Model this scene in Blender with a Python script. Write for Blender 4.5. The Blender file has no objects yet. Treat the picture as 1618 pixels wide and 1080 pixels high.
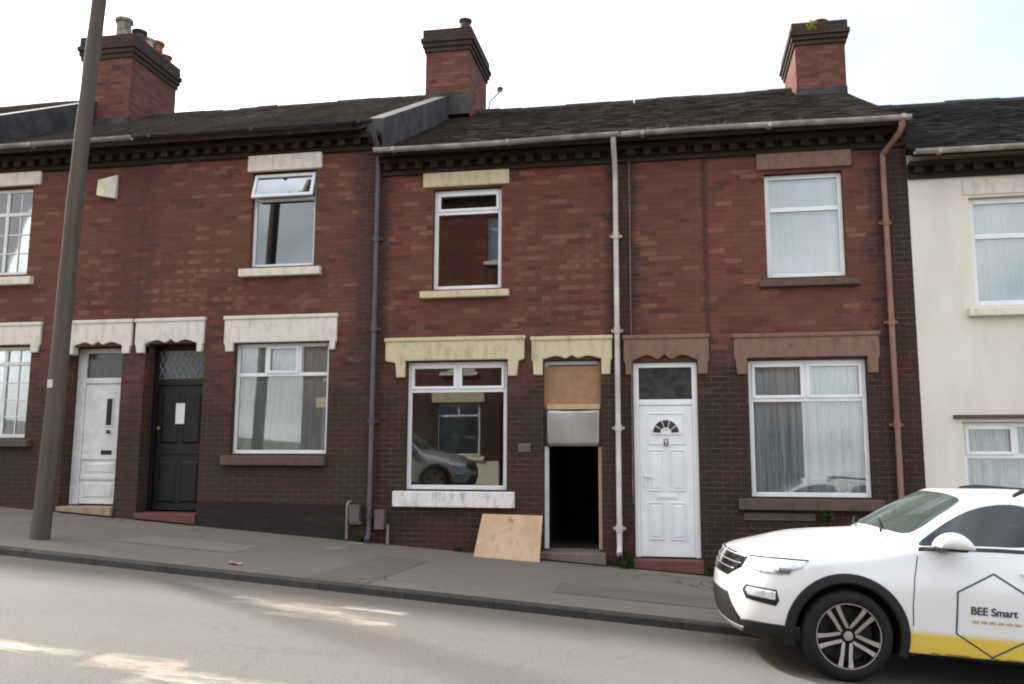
import bpy, bmesh, math, random
from mathutils import Vector, Matrix
from mathutils.bvhtree import BVHTree
random.seed(7)
S = bpy.context.scene
COL = S.collection
PI = math.pi
SLOPE = -0.0713                      # the street falls towards +X


def zg(x):
    return SLOPE * x


# ------------------------------------------------------------------ materials
class NT:
    """small helper for node graphs"""
    def __init__(self, name):
        self.m = bpy.data.materials.new(name)
        self.m.use_nodes = True
        self.t = self.m.node_tree
        self.t.nodes.clear()
        self.out = self.t.nodes.new('ShaderNodeOutputMaterial')

    def n(self, kind, **kw):
        nd = self.t.nodes.new(kind)
        for k, v in kw.items():
            setattr(nd, k, v)
        return nd

    def link(self, a, b):
        self.t.links.new(a, b)

    def _in(self, sock, v):
        if isinstance(v, bpy.types.NodeSocket):
            self.link(v, sock)
        else:
            sock.default_value = v

    def math(self, op, a, b=0.0, c=None, clamp=False):
        nd = self.n('ShaderNodeMath', operation=op, use_clamp=clamp)
        self._in(nd.inputs[0], a)
        self._in(nd.inputs[1], b)
        if c is not None:
            self._in(nd.inputs[2], c)
        return nd.outputs[0]

    def smooth(self, v, a, b):
        nd = self.n('ShaderNodeMapRange', interpolation_type='SMOOTHSTEP')
        self._in(nd.inputs[0], v)
        nd.inputs[1].default_value = a
        nd.inputs[2].default_value = b
        nd.inputs[3].default_value = 0
        nd.inputs[4].default_value = 1
        return nd.outputs[0]

    def mix(self, f, a, b, mode='MIX'):
        nd = self.n('ShaderNodeMix', data_type='RGBA', blend_type=mode)
        self._in(nd.inputs[0], f)
        for s, v in ((nd.inputs[6], a), (nd.inputs[7], b)):
            if isinstance(v, tuple):
                v = (*v[:3], 1)
            self._in(s, v)
        return nd.outputs[2]

    def uv(self):
        u = self.n('ShaderNodeUVMap')
        s = self.n('ShaderNodeSeparateXYZ')
        self.link(u.outputs[0], s.inputs[0])
        return u.outputs[0], s.outputs[0], s.outputs[1]

    def obj(self):
        g = self.n('ShaderNodeTexCoord')
        return g.outputs['Object']

    def noise(self, vec, scale, detail=3, rough=0.55, dist=0.0):
        nd = self.n('ShaderNodeTexNoise')
        if vec is not None:
            self.link(vec, nd.inputs['Vector'])
        nd.inputs['Scale'].default_value = scale
        nd.inputs['Detail'].default_value = detail
        nd.inputs['Roughness'].default_value = rough
        nd.inputs['Distortion'].default_value = dist
        return nd.outputs[0]

    def scaled(self, vec, sx, sy, sz=1.0):
        mp = self.n('ShaderNodeMapping')
        self.link(vec, mp.inputs[0])
        mp.inputs['Scale'].default_value = (sx, sy, sz)
        return mp.outputs[0]

    def bump(self, h, strength, dist):
        nd = self.n('ShaderNodeBump')
        self.link(h, nd.inputs['Height'])
        nd.inputs['Strength'].default_value = strength
        nd.inputs['Distance'].default_value = dist
        return nd.outputs[0]

    def bsdf(self, col, rough=0.7, metal=0.0, spec=0.5, normal=None, coat=0.0, **kw):
        b = self.n('ShaderNodeBsdfPrincipled')
        if isinstance(col, tuple):
            col = (*col[:3], 1)
        self._in(b.inputs['Base Color'], col)
        self._in(b.inputs['Roughness'], rough)
        self._in(b.inputs['Metallic'], metal)
        b.inputs['Specular IOR Level'].default_value = spec
        b.inputs['Coat Weight'].default_value = coat
        b.inputs['Coat Roughness'].default_value = 0.04
        if normal is not None:
            self.link(normal, b.inputs['Normal'])
        self.link(b.outputs[0], self.out.inputs[0])
        return b


def plain(name, col, rough=0.6, metal=0.0, var=0.12, scale=6.0, spec=0.4, coat=0.0, bump=0.0):
    """one colour with soft mottling"""
    t = NT(name)
    o = t.obj()
    n = t.noise(o, scale, 4, 0.6)
    dark = tuple(c * (1 - var * 1.6) for c in col)
    lite = tuple(min(1, c * (1 + var)) for c in col)
    c = t.mix(t.smooth(n, 0.3, 0.7), dark, lite)
    nm = t.bump(t.noise(o, scale * 12, 3), bump, 0.01) if bump else None
    t.bsdf(c, rough, metal, spec, nm, coat)
    return t.m


def brick(name, reds, dark, soot_top, soot_soft, soot_amt, stains=(), mort=(0.13, 0.10, 0.085), flem=None, speckle=0.0):
    t = NT(name)
    uv, u, v = t.uv()
    BH, BW = 0.0745, 0.232
    r = t.math('DIVIDE', v, BH)
    row = t.math('FLOOR', r)
    fz = t.math('FRACT', r)
    wob = t.math('MULTIPLY', t.math('SUBTRACT', t.noise(t.scaled(uv, 9, 30), 1.0, 2), 0.5), 0.16)
    half = t.math('MULTIPLY', t.math('FLOORED_MODULO', row, 2.0), 0.5)
    uu = t.math('ADD', t.math('DIVIDE', u, BW), half)
    col = t.math('FLOOR', uu)
    fx = t.math('FRACT', uu)
    cx = t.n('ShaderNodeCombineXYZ')
    t.link(col, cx.inputs[0]); t.link(row, cx.inputs[1])
    wn = t.n('ShaderNodeTexWhiteNoise', noise_dimensions='2D')
    t.link(cx.outputs[0], wn.inputs['Vector'])
    rnd = wn.outputs['Value']
    wn2 = t.n('ShaderNodeTexWhiteNoise', noise_dimensions='3D')
    cx2 = t.n('ShaderNodeCombineXYZ')
    t.link(col, cx2.inputs[0]); t.link(row, cx2.inputs[1]); cx2.inputs[2].default_value = 4.7
    t.link(cx2.outputs[0], wn2.inputs['Vector'])
    rnd2 = wn2.outputs['Value']
    # mortar mask
    mz = t.math('LESS_THAN', t.math('ADD', fz, wob), 0.13)
    mx = t.math('LESS_THAN', t.math('ADD', fx, t.math('MULTIPLY', wob, 0.4)), 0.045)
    mo = t.math('MAXIMUM', mz, mx)
    big = t.noise(uv, 0.75, 5, 0.62, 0.4)
    med = t.noise(t.scaled(uv, 1.0, 2.2), 2.6, 4, 0.6)
    fine = t.noise(uv, 45, 3, 0.6)
    c = t.mix(t.smooth(rnd, 0.05, 0.95), reds[0], reds[1])
    c = t.mix(t.math('MULTIPLY', t.math('GREATER_THAN', rnd2, 0.90 - speckle), 0.75), c, reds[2])
    c = t.mix(t.math('MULTIPLY', t.math('LESS_THAN', rnd2, 0.08), 0.4), c, dark)
    if flem:      # pale burnt headers in every other course
        x0, x1, z0, z1 = flem
        hx = t.math('FRACT', t.math('DIVIDE', u, 0.205))
        k = t.math('MULTIPLY', t.math('LESS_THAN', t.math('FLOORED_MODULO', row, 2.0), 0.5), t.math('LESS_THAN', hx, 0.52))
        e1 = t.math('MULTIPLY', t.smooth(t.math('ADD', u, t.math('MULTIPLY', big, 0.8)), x0 + .25, x0 + .7), t.math('SUBTRACT', 1.0, t.smooth(u, x1 - .15, x1 + .15)))
        e2 = t.math('MULTIPLY', t.smooth(v, z0 - .2, z0 + .25), t.math('SUBTRACT', 1.0, t.smooth(t.math('ADD', v, t.math('MULTIPLY', t.math('SUBTRACT', big, .5), 1.4)), z1 - .3, z1 + .3)))
        k = t.math('MULTIPLY', t.math('MULTIPLY', k, t.math('GREATER_THAN', rnd2, 0.22)), t.math('MULTIPLY', e1, e2))
        c = t.mix(t.math('MULTIPLY', t.math('MULTIPLY', e1, e2), 0.16), c, tuple(x * 0.62 for x in reds[0]))
        c = t.mix(t.math('MULTIPLY', k, t.math('MULTIPLY', rnd, 0.75)), c, tuple(x * 1.05 for x in reds[2]))
    # soot: blackened bricks, patchy upper edge
    edge = t.math('ADD', v, t.math('MULTIPLY', t.math('SUBTRACT', big, 0.5), 2.6))
    edge = t.math('ADD', edge, t.math('MULTIPLY', t.math('SUBTRACT', rnd, 0.5), 0.5))
    so = t.math('SUBTRACT', 1.0, t.smooth(edge, soot_top - soot_soft, soot_top + soot_soft))
    so = t.math('MULTIPLY', so, soot_amt)
    for (sx, sw, sa) in stains:
        d = t.math('ABSOLUTE', t.math('SUBTRACT', u, sx))
        d = t.math('ADD', d, t.math('MULTIPLY', t.math('SUBTRACT', med, 0.5), sw * 1.7))
        g = t.math('MULTIPLY', t.math('SUBTRACT', 1.0, t.smooth(d, sw * 0.35, sw)), sa)
        so = t.math('MAXIMUM', so, g)
    so = t.math('MAXIMUM', so, t.math('MULTIPLY', t.smooth(med, 0.58, 0.78), 0.28))
    c = t.mix(so, c, dark)
    c = t.mix(t.math('MULTIPLY', t.smooth(big, 0.35, 0.75), 0.42), c, tuple(x * 0.62 for x in reds[0]))
    c = t.mix(t.math('MULTIPLY', t.smooth(fine, 0.35, 0.7), 0.25), c, tuple(x * 0.5 for x in reds[0]))
    mc = t.mix(t.math('MULTIPLY', so, 0.6), mort, tuple(x * 0.9 for x in mort))
    mc = t.mix(t.smooth(med, 0.35, 0.65), mc, tuple(x * 0.55 for x in mort))
    c = t.mix(t.math('MULTIPLY', mo, 0.85), c, mc)
    h = t.math('ADD', t.math('SUBTRACT', 1.0, mo), t.math('MULTIPLY', fine, 0.45))
    h = t.math('ADD', h, t.math('MULTIPLY', rnd2, 0.3))
    t.bsdf(c, 0.88, 0, 0.2, t.bump(h, 1.0, 0.02))
    return t.m


def tiles(name, base, var, moss=None, gauge=0.135, width=0.19, mossx=None):
    t = NT(name)
    uv, u, v = t.uv()
    r = t.math('DIVIDE', v, gauge)
    row = t.math('FLOOR', r)
    fz = t.math('FRACT', r)
    uu = t.math('ADD', t.math('DIVIDE', u, width), t.math('MULTIPLY', t.math('FLOORED_MODULO', row, 2.0), 0.5))
    col = t.math('FLOOR', uu)
    fx = t.math('FRACT', uu)
    cx = t.n('ShaderNodeCombineXYZ')
    t.link(col, cx.inputs[0]); t.link(row, cx.inputs[1])
    wn = t.n('ShaderNodeTexWhiteNoise', noise_dimensions='2D')
    t.link(cx.outputs[0], wn.inputs['Vector'])
    c = t.mix(wn.outputs['Value'], tuple(x * (1 - var) for x in base), tuple(x * (1 + var) for x in base))
    big = t.noise(uv, 0.9, 5, 0.65, 0.6)
    c = t.mix(t.math('MULTIPLY', t.smooth(big, 0.4, 0.7), 0.6), c, tuple(x * 0.5 for x in base))
    streak = t.noise(t.scaled(uv, 3.2, 0.55), 1.0, 4, 0.6)
    c = t.mix(t.math('MULTIPLY', t.smooth(streak, 0.45, 0.8), 0.35), c, tuple(min(1, x * 1.5) for x in base))
    if moss:
        mn = t.noise(uv, 3.4, 5, 0.7)
        k = t.smooth(mn, 0.5, 0.66)
        if mossx:
            k = t.math('MAXIMUM', t.math('MULTIPLY', k, 0.35), t.math('MULTIPLY', t.smooth(u, mossx - 0.25, mossx + 0.15), t.smooth(mn, 0.28, 0.55)))
        c = t.mix(t.math('MULTIPLY', k, 0.75), c, moss)
    gap = t.math('LESS_THAN', fx, 0.05)
    c = t.mix(t.math('MULTIPLY', gap, 0.65), c, tuple(x * 0.3 for x in base))
    h = t.math('ADD', t.math('MULTIPLY', t.math('SUBTRACT', 1.0, fz), 0.8), t.math('MULTIPLY', wn.outputs['Value'], 0.5))
    h = t.math('SUBTRACT', h, t.math('MULTIPLY', gap, 0.6))
    t.bsdf(c, 0.95, 0, 0.06, t.bump(h, 0.8, 0.02))
    return t.m


def stone(name, col, stain, amt=0.5, rough=0.75):
    """painted or bare stone with drips and flakes"""
    t = NT(name)
    uv, u, v = t.uv()
    a = t.noise(t.scaled(uv, 5, 1.6), 2.0, 5, 0.65, 0.3)
    b = t.noise(uv, 18, 4, 0.65)
    c = t.mix(t.math('MULTIPLY', t.smooth(a, 0.45, 0.72), amt), col, stain)
    c = t.mix(t.math('MULTIPLY', t.smooth(b, 0.55, 0.75), amt * 0.6), c, tuple(x * 0.7 for x in stain))
    t.bsdf(c, rough, 0, 0.3, t.bump(b, 0.25, 0.006))
    return t.m


def render_mat(name):
    t = NT(name)
    uv, u, v = t.uv()
    a = t.noise(t.scaled(uv, 3.0, 0.8), 1.1, 5, 0.6, 0.4)
    f = t.noise(uv, 70, 3, 0.7)
    c = t.mix(t.smooth(a, 0.3, 0.75), (0.73, 0.68, 0.57), (0.66, 0.61, 0.50))
    g = t.noise(t.scaled(uv, 6.0, 0.5), 1.0, 4, 0.6)
    c = t.mix(t.math('MULTIPLY', t.smooth(g, 0.6, 0.85), 0.25), c, (0.40, 0.36, 0.28))
    t.bsdf(c, 0.9, 0, 0.2, t.bump(f, 0.35, 0.01))
    return t.m


def asphalt(name, base, patch, dark, grit=0.3, specks=None, long=1.0, crack=0.6):
    t = NT(name)
    g = t.n('ShaderNodeNewGeometry')
    p = g.outputs['Position']
    a = t.noise(t.scaled(p, 0.45, 1.0 * long, 1), 0.8, 5, 0.6, 0.5)
    b = t.noise(p, 3.2, 5, 0.65, 0.3)
    f = t.noise(p, 85, 2, 0.6)
    vo = t.n('ShaderNodeTexVoronoi')
    t.link(p, vo.inputs['Vector']); vo.inputs['Scale'].default_value = 70
    c = t.mix(t.smooth(a, 0.33, 0.68), base, patch)
    c = t.mix(t.math('MULTIPLY', t.smooth(b, 0.52, 0.75), 0.55), c, dark)
    c = t.mix(t.math('MULTIPLY', t.smooth(f, 0.35, 0.7), grit), c, tuple(min(1, x * 1.55) for x in base))
    c = t.mix(t.math('MULTIPLY', t.smooth(vo.outputs[0], 0.25, 0.05), grit), c, tuple(x * 0.6 for x in dark))
    if specks:
        s = t.noise(p, 9, 2, 0.5)
        c = t.mix(t.smooth(s, 0.73, 0.78), c, specks)
    # cracks
    cr = t.n('ShaderNodeTexVoronoi', feature='DISTANCE_TO_EDGE')
    wv = t.n('ShaderNodeVectorMath', operation='ADD')
    nn = t.n('ShaderNodeTexNoise'); t.link(p, nn.inputs['Vector']); nn.inputs['Scale'].default_value = 1.7; nn.inputs['Detail'].default_value = 4
    t.link(p, wv.inputs[0]); t.link(nn.outputs[1], wv.inputs[1])
    t.link(wv.outputs[0], cr.inputs['Vector']); cr.inputs['Scale'].default_value = 0.55
    k = t.math('MULTIPLY', t.math('LESS_THAN', cr.outputs[0], 0.006), t.smooth(a, 0.4, 0.6))
    c = t.mix(t.math('MULTIPLY', k, crack), c, tuple(x * 0.5 for x in dark))
    h = t.math('ADD', f, t.math('MULTIPLY', vo.outputs[0], 0.8))
    t.bsdf(c, 0.85, 0, 0.3, t.bump(h, 0.5, 0.01))
    return t.m


def worn_paint(name, col, under, thr):
    t = NT(name)
    g = t.n('ShaderNodeNewGeometry')
    p = g.outputs['Position']
    n = t.noise(t.scaled(p, 0.8, 2.4), 2.2, 5, 0.7)
    f = t.noise(p, 90, 2)
    k = t.smooth(t.math('ADD', n, t.math('MULTIPLY', f, 0.12)), thr, thr + 0.3)
    b = t.n('ShaderNodeBsdfPrincipled')
    b.inputs['Base Color'].default_value = (*col, 1); b.inputs['Roughness'].default_value = 0.8
    tr = t.n('ShaderNodeBsdfTransparent')
    mx = t.n('ShaderNodeMixShader')
    # worn to nothing along its edges
    uvn, u_, v_ = t.uv()
    g1 = t.n('ShaderNodeTexCoord'); sp = t.n('ShaderNodeSeparateXYZ'); t.link(g1.outputs['Generated'], sp.inputs[0])
    ed = None
    for i_, w_ in ((0, .16), (1, .38)):
        d_ = t.math('SUBTRACT', 0.5, t.math('ABSOLUTE', t.math('SUBTRACT', sp.outputs[i_], 0.5)))
        e_ = t.smooth(t.math('ADD', d_, t.math('MULTIPLY', t.math('SUBTRACT', n, .5), w_)), 0.0, w_)
        ed = e_ if ed is None else t.math('MULTIPLY', ed, e_)
    k = t.math('MULTIPLY', t.math('MULTIPLY', k, ed), 0.62)
    t.link(k, mx.inputs[0]); t.link(tr.outputs[0], mx.inputs[1]); t.link(b.outputs[0], mx.inputs[2])
    t.link(mx.outputs[0], t.out.inputs[0])
    return t.m


def glass(name, tint=(0.9, 0.95, 0.94), ior=1.5, extra=0.0, wavy=0.012, painted_sheen=None):
    t = NT(name)
    fr = t.n('ShaderNodeFresnel'); fr.inputs[0].default_value = ior
    gl = t.n('ShaderNodeBsdfGlossy'); gl.inputs['Roughness'].default_value = 0.015
    gl.inputs['Color'].default_value = (1, 1, 1, 1)
    nm = t.bump(t.noise(t.obj(), 1.1, 2), 0.25, wavy)
    t.link(nm, gl.inputs['Normal'])
    tr = t.n('ShaderNodeBsdfTransparent'); tr.inputs[0].default_value = (*tint, 1)
    mx = t.n('ShaderNodeMixShader')
    t.link(t.math('ADD', fr.outputs[0], extra, clamp=True), mx.inputs[0])
    t.link(tr.outputs[0], mx.inputs[1]); t.link(gl.outputs[0], mx.inputs[2])
    last = mx.outputs[0]
    if painted_sheen:           # flat tone painted in for reflections and the sunlit cabin
        di = t.n('ShaderNodeBsdfDiffuse'); di.inputs[0].default_value = (*painted_sheen[0], 1)
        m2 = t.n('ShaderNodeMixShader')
        k = t.math('MULTIPLY', t.math('ADD', t.noise(t.obj(), 3.0, 4), 0.4), painted_sheen[1])
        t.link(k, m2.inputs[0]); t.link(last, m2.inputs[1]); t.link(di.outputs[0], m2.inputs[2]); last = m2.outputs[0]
    t.link(last, t.out.inputs[0])
    return t.m


def cloth(name, col, through=0.3, fold_shade=0.42):
    t = NT(name)
    uv, u, v = t.uv()
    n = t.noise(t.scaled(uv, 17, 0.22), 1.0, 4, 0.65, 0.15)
    c = t.mix(t.smooth(n, 0.38, 0.66), tuple(x * fold_shade for x in col), col)  # shade of the folds painted into the colour as vertical streaks
    d = t.n('ShaderNodeBsdfDiffuse'); t.link(c, d.inputs[0])
    tl = t.n('ShaderNodeBsdfTranslucent'); t.link(c, tl.inputs[0])
    mx = t.n('ShaderNodeMixShader'); mx.inputs[0].default_value = through
    t.link(d.outputs[0], mx.inputs[1]); t.link(tl.outputs[0], mx.inputs[2])
    t.link(mx.outputs[0], t.out.inputs[0])
    return t.m


def wood(name, a, b, sx, sy, rough=0.75, knots=True):
    t = NT(name)
    o = t.obj()
    n = t.noise(t.scaled(o, sx, sx, sy), 1.0, 5, 0.62, 0.8)
    g = t.noise(t.scaled(o, sx * 7, sx * 7, sy * 2), 1.0, 3, 0.6)
    c = t.mix(t.smooth(n, 0.3, 0.7), a, b)
    c = t.mix(t.math('MULTIPLY', t.smooth(g, 0.5, 0.75), 0.4), c, tuple(x * 0.65 for x in a))
    if knots:
        k = t.noise(o, 5.5, 2, 0.5)
        c = t.mix(t.math('MULTIPLY', t.smooth(k, 0.66, 0.75), 0.6), c, tuple(x * 0.4 for x in a))
    t.bsdf(c, rough, 0, 0.3, t.bump(g, 0.3, 0.004))
    return t.m


def leafmat(name, a, b):
    t = NT(name)
    n = t.noise(t.obj(), 14, 2)
    c = t.mix(t.smooth(n, 0.35, 0.65), a, b)
    d = t.n('ShaderNodeBsdfDiffuse'); t.link(c, d.inputs[0])
    tl = t.n('ShaderNodeBsdfTranslucent'); t.link(c, tl.inputs[0])
    mx = t.n('ShaderNodeMixShader'); mx.inputs[0].default_value = 0.3
    t.link(d.outputs[0], mx.inputs[1]); t.link(tl.outputs[0], mx.inputs[2])
    t.link(mx.outputs[0], t.out.inputs[0])
    return t.m


R_UP = ((0.160, 0.056, 0.037), (0.186, 0.067, 0.045), (0.265, 0.112, 0.068))
DARK = (0.026, 0.0205, 0.0175)
M = {}
M['brickA'] = brick('red brick far left', R_UP, (0.040, 0.030, 0.025), 2.8, 0.9, 0.9, [(-8.25, 0.5, 0.35)], flem=(-9.6, -8.0, 3.6, 4.6))
M['brickB'] = brick('red brick left', R_UP, (0.040, 0.030, 0.025), 2.9, 0.9, 0.92, [(-4.35, 0.55, 0.75), (-8.2, 0.3, 0.4)], flem=(-9.0, -4.9, 3.6, 4.6))
M['brickC'] = brick('red brick middle', R_UP, DARK, 2.9, 0.8, 0.88,
                    [(-4.3, 0.22, 0.8), (-0.72, 0.30, 0.85)], speckle=0.04, flem=(-2.3, -0.9, 3.4, 5.1))
M['brickD'] = brick('red brick right', R_UP, DARK, 2.85, 0.55, 0.93, [(-0.7, 0.30, 0.85), (0.44, 0.06, 0.6), (3.0, 0.55, 0.9)],
                    mort=(0.12, 0.095, 0.085))
M['brickS'] = brick('chimney brick', ((0.14, 0.05, 0.038), (0.20, 0.075, 0.05), (0.24, 0.10, 0.07)), DARK, -50, 1, 0.9)
M['brickK'] = brick('sooty chimney head brick', ((0.050, 0.032, 0.028), (0.065, 0.04, 0.032), (0.09, 0.05, 0.04)), (0.02, 0.016, 0.015), -50, 1, 0.9)
M['cornice'] = brick('sooty cornice brick', ((0.026, 0.019, 0.018), (0.036, 0.025, 0.023), (0.055, 0.036, 0.033)), (0.018, 0.015, 0.014), -50, 1, 0.9, mort=(0.04, 0.033, 0.03))
M['cream'] = render_mat('cream render')
M['tileA'] = tiles('grey brown roof tiles', (0.060, 0.050, 0.043), 0.20)
M['tileC'] = tiles('dark brown roof tiles', (0.036, 0.0275, 0.0235), 0.26, moss=(0.050, 0.045, 0.034), mossx=2.55)
M['tileE'] = tiles('slate roof', (0.020, 0.0185, 0.019), 0.25, gauge=0.2, width=0.3)
M['ridge'] = plain('ridge tile', (0.034, 0.029, 0.027), 0.85, var=0.3, scale=5)
M['lead'] = plain('grey mortar and lead', (0.052, 0.048, 0.046), 0.8, var=0.3, scale=3, bump=0.3)
M['whitestone'] = stone('white painted stone', (0.72, 0.65, 0.54), (0.44, 0.37, 0.29), 0.55)
M['buffstone'] = stone('buff painted stone', (0.60, 0.50, 0.33), (0.30, 0.25, 0.16), 0.6)
M['brownstone'] = stone('brown painted stone', (0.215, 0.125, 0.086), (0.10, 0.065, 0.05), 0.65)
M['brownsill'] = stone('worn brown sill', (0.12, 0.072, 0.056), (0.06, 0.042, 0.035), 0.7)
M['whitesill'] = stone('flaking white sill', (0.78, 0.74, 0.70), (0.16, 0.15, 0.13), 0.65)
M['redstep'] = stone('red tiled step', (0.15, 0.062, 0.048), (0.07, 0.038, 0.032), 0.5)
M['greystep'] = stone('grey stone step', (0.17, 0.14, 0.12), (0.08, 0.065, 0.055), 0.6)
M['buffstep'] = stone('worn buff step', (0.34, 0.25, 0.17), (0.15, 0.11, 0.08), 0.6)
M['upvc'] = plain('white plastic frame', (0.80, 0.80, 0.79), 0.35, var=0.04, scale=3, spec=0.5)
M['oldwhite'] = plain('old white paint', (0.72, 0.71, 0.69), 0.5, var=0.07, scale=7, bump=0.1)
M['pinkwhite'] = plain('weathered white plastic', (0.40, 0.34, 0.32), 0.6, var=0.25, scale=3)
M['blackpaint'] = plain('black gloss paint', (0.0045, 0.004, 0.004), 0.55, var=0.2, scale=4, bump=0.05)
M['glass'] = glass('window glass', (0.94, 0.97, 0.96), 1.5, 0.05, 0.0015)
M['sky glass'] = glass('boosted sky glass', (0.6, 0.66, 0.7), 1.5, 0.42, 0.004)  # reflection raised beyond plain glass so the pane shows bright sky
M['glassdark'] = plain('obscured grey glass', (0.045, 0.047, 0.050), 0.18, var=0.25, scale=9, spec=0.5)
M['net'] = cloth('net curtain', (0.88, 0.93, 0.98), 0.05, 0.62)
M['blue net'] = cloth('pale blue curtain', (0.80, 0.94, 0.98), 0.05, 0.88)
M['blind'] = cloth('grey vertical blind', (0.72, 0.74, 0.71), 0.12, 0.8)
M['room'] = plain('bare wall plaster', (0.46, 0.41, 0.37), 0.9, var=0.12, scale=1.2)
M['floorboard'] = plain('floorboards', (0.06, 0.045, 0.035), 0.8, var=0.2)
M['plinth'] = brick('sooty plinth brick', ((0.030, 0.024, 0.022), (0.042, 0.033, 0.029), (0.055, 0.042, 0.036)), (0.018, 0.015, 0.014), -50, 1, 0.9, mort=(0.05, 0.042, 0.037))
M['pipe grey'] = plain('dark grey downpipe', (0.075, 0.072, 0.082), 0.5, var=0.15, scale=3)
M['pipe pale'] = plain('pale pinkish downpipe', (0.56, 0.48, 0.45), 0.5, var=0.15, scale=2)
M['pipe brown'] = plain('brown downpipe', (0.24, 0.115, 0.075), 0.5, var=0.15, scale=2)
M['copper'] = plain('thin brown cable pipe', (0.16, 0.095, 0.07), 0.5, var=0.2)
M['blackgut'] = plain('black gutter', (0.028, 0.026, 0.027), 0.5, var=0.2)
M['pot red'] = plain('terracotta pot', (0.26, 0.10, 0.06), 0.8, var=0.25, scale=8)
M['pot buff'] = plain('buff clay pot', (0.45, 0.39, 0.29), 0.8, var=0.25, scale=8)
M['pot grey'] = plain('weathered buff pot', (0.22, 0.19, 0.15), 0.85, var=0.35, scale=8)
M['dish grey'] = plain('grey dish', (0.22, 0.22, 0.22), 0.6)
M['pot dark'] = plain('sooty pot', (0.06, 0.05, 0.047), 0.8, var=0.3, scale=8)
M['ply'] = wood('plywood', (0.50, 0.33, 0.19), (0.60, 0.42, 0.28), 2.0, 0.5)
M['ply old'] = wood('orange chipboard', (0.30, 0.165, 0.085), (0.37, 0.21, 0.115), 6.0, 6.0, knots=False)
M['batten'] = wood('raw timber', (0.48, 0.33, 0.18), (0.55, 0.40, 0.24), 12, 1.0)
M['steel'] = plain('dull steel sheet', (0.52, 0.50, 0.48), 0.36, 0.85, var=0.10, scale=2.5)
M['alarm'] = plain('yellowed plastic', (0.62, 0.55, 0.32), 0.45, var=0.1)
M['alarm pale'] = plain('pale plastic', (0.66, 0.62, 0.50), 0.45, var=0.1)
M['meter'] = plain('brown grey meter box', (0.125, 0.10, 0.095), 0.5, var=0.12)
M['pinkpipe'] = plain('pinkish plastic pipe', (0.23, 0.17, 0.16), 0.5, var=0.1)
M['polewood'] = wood('tarred pole timber', (0.082, 0.066, 0.050), (0.118, 0.098, 0.076), 9, 0.35, 0.8)
M['paper'] = plain('white paper', (0.78, 0.76, 0.70), 0.8, var=0.05)
M['brass'] = plain('tarnished brass', (0.30, 0.22, 0.10), 0.4, 0.8, var=0.15)
M['dkmetal'] = plain('dark metal fitting', (0.045, 0.045, 0.047), 0.4, 0.5, var=0.15)
M['leadcame'] = plain('pale lead came', (0.34, 0.35, 0.35), 0.5, var=0.1)
M['road'] = asphalt('road asphalt', (0.122, 0.111, 0.099), (0.142, 0.127, 0.111), (0.092, 0.084, 0.076), 0.5, long=0.7, crack=0.3)
M['pave'] = asphalt('pavement asphalt', (0.150, 0.134, 0.116), (0.185, 0.166, 0.144), (0.090, 0.081, 0.070), 0.5, specks=(0.20, 0.18, 0.155), crack=0.8)
def kerbmat():
    t = NT('kerb stone')
    g = t.n('ShaderNodeNewGeometry'); p = g.outputs['Position']
    sp = t.n('ShaderNodeSeparateXYZ'); t.link(p, sp.inputs[0])
    k = t.math('DIVIDE', sp.outputs[0], 0.915)
    wn = t.n('ShaderNodeTexWhiteNoise', noise_dimensions='1D'); t.link(t.math('FLOOR', k), wn.inputs['W'])
    c = t.mix(wn.outputs['Value'], (0.052, 0.048, 0.043), (0.092, 0.085, 0.076))
    c = t.mix(t.math('MULTIPLY', t.smooth(t.noise(p, 5, 5, 0.65), 0.45, 0.7), 0.7), c, (0.040, 0.038, 0.035))
    j = t.math('LESS_THAN', t.math('FRACT', k), 0.018)
    c = t.mix(t.math('MULTIPLY', j, 0.55), c, (0.020, 0.018, 0.016))
    f = t.noise(p, 60, 2)
    t.bsdf(c, 0.88, 0, 0.25, t.bump(t.math('SUBTRACT', f, t.math('MULTIPLY', j, 2.0)), 0.5, 0.01))
    return t.m


M['kerb'] = kerbmat()
M['pave patch'] = asphalt('pavement repair', (0.125, 0.113, 0.099), (0.148, 0.134, 0.117), (0.080, 0.073, 0.065), 0.35)
M['pave pale'] = asphalt('older pavement repair', (0.180, 0.163, 0.142), (0.205, 0.186, 0.162), (0.140, 0.127, 0.110), 0.35)
M['concrete'] = plain('pale concrete strip', (0.29, 0.25, 0.21), 0.9, var=0.3, scale=4, bump=0.3)
M['earth'] = plain('earth', (0.10, 0.09, 0.07), 0.9)
M['mark'] = worn_paint('worn road paint', (0.58, 0.52, 0.43), None, 0.38)
M['mark2'] = worn_paint('faint road paint', (0.48, 0.40, 0.33), None, 0.40)
M['leaf'] = leafmat('weed leaf', (0.030, 0.050, 0.018), (0.060, 0.085, 0.030))
M['drygrass'] = leafmat('dry gutter grass', (0.16, 0.15, 0.07), (0.26, 0.22, 0.12))
M['yellowleaf'] = leafmat('yellow green leaf', (0.16, 0.17, 0.03), (0.28, 0.26, 0.05))
M['litter'] = plain('pinkish paper', (0.46, 0.27, 0.20), 0.7)


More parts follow.
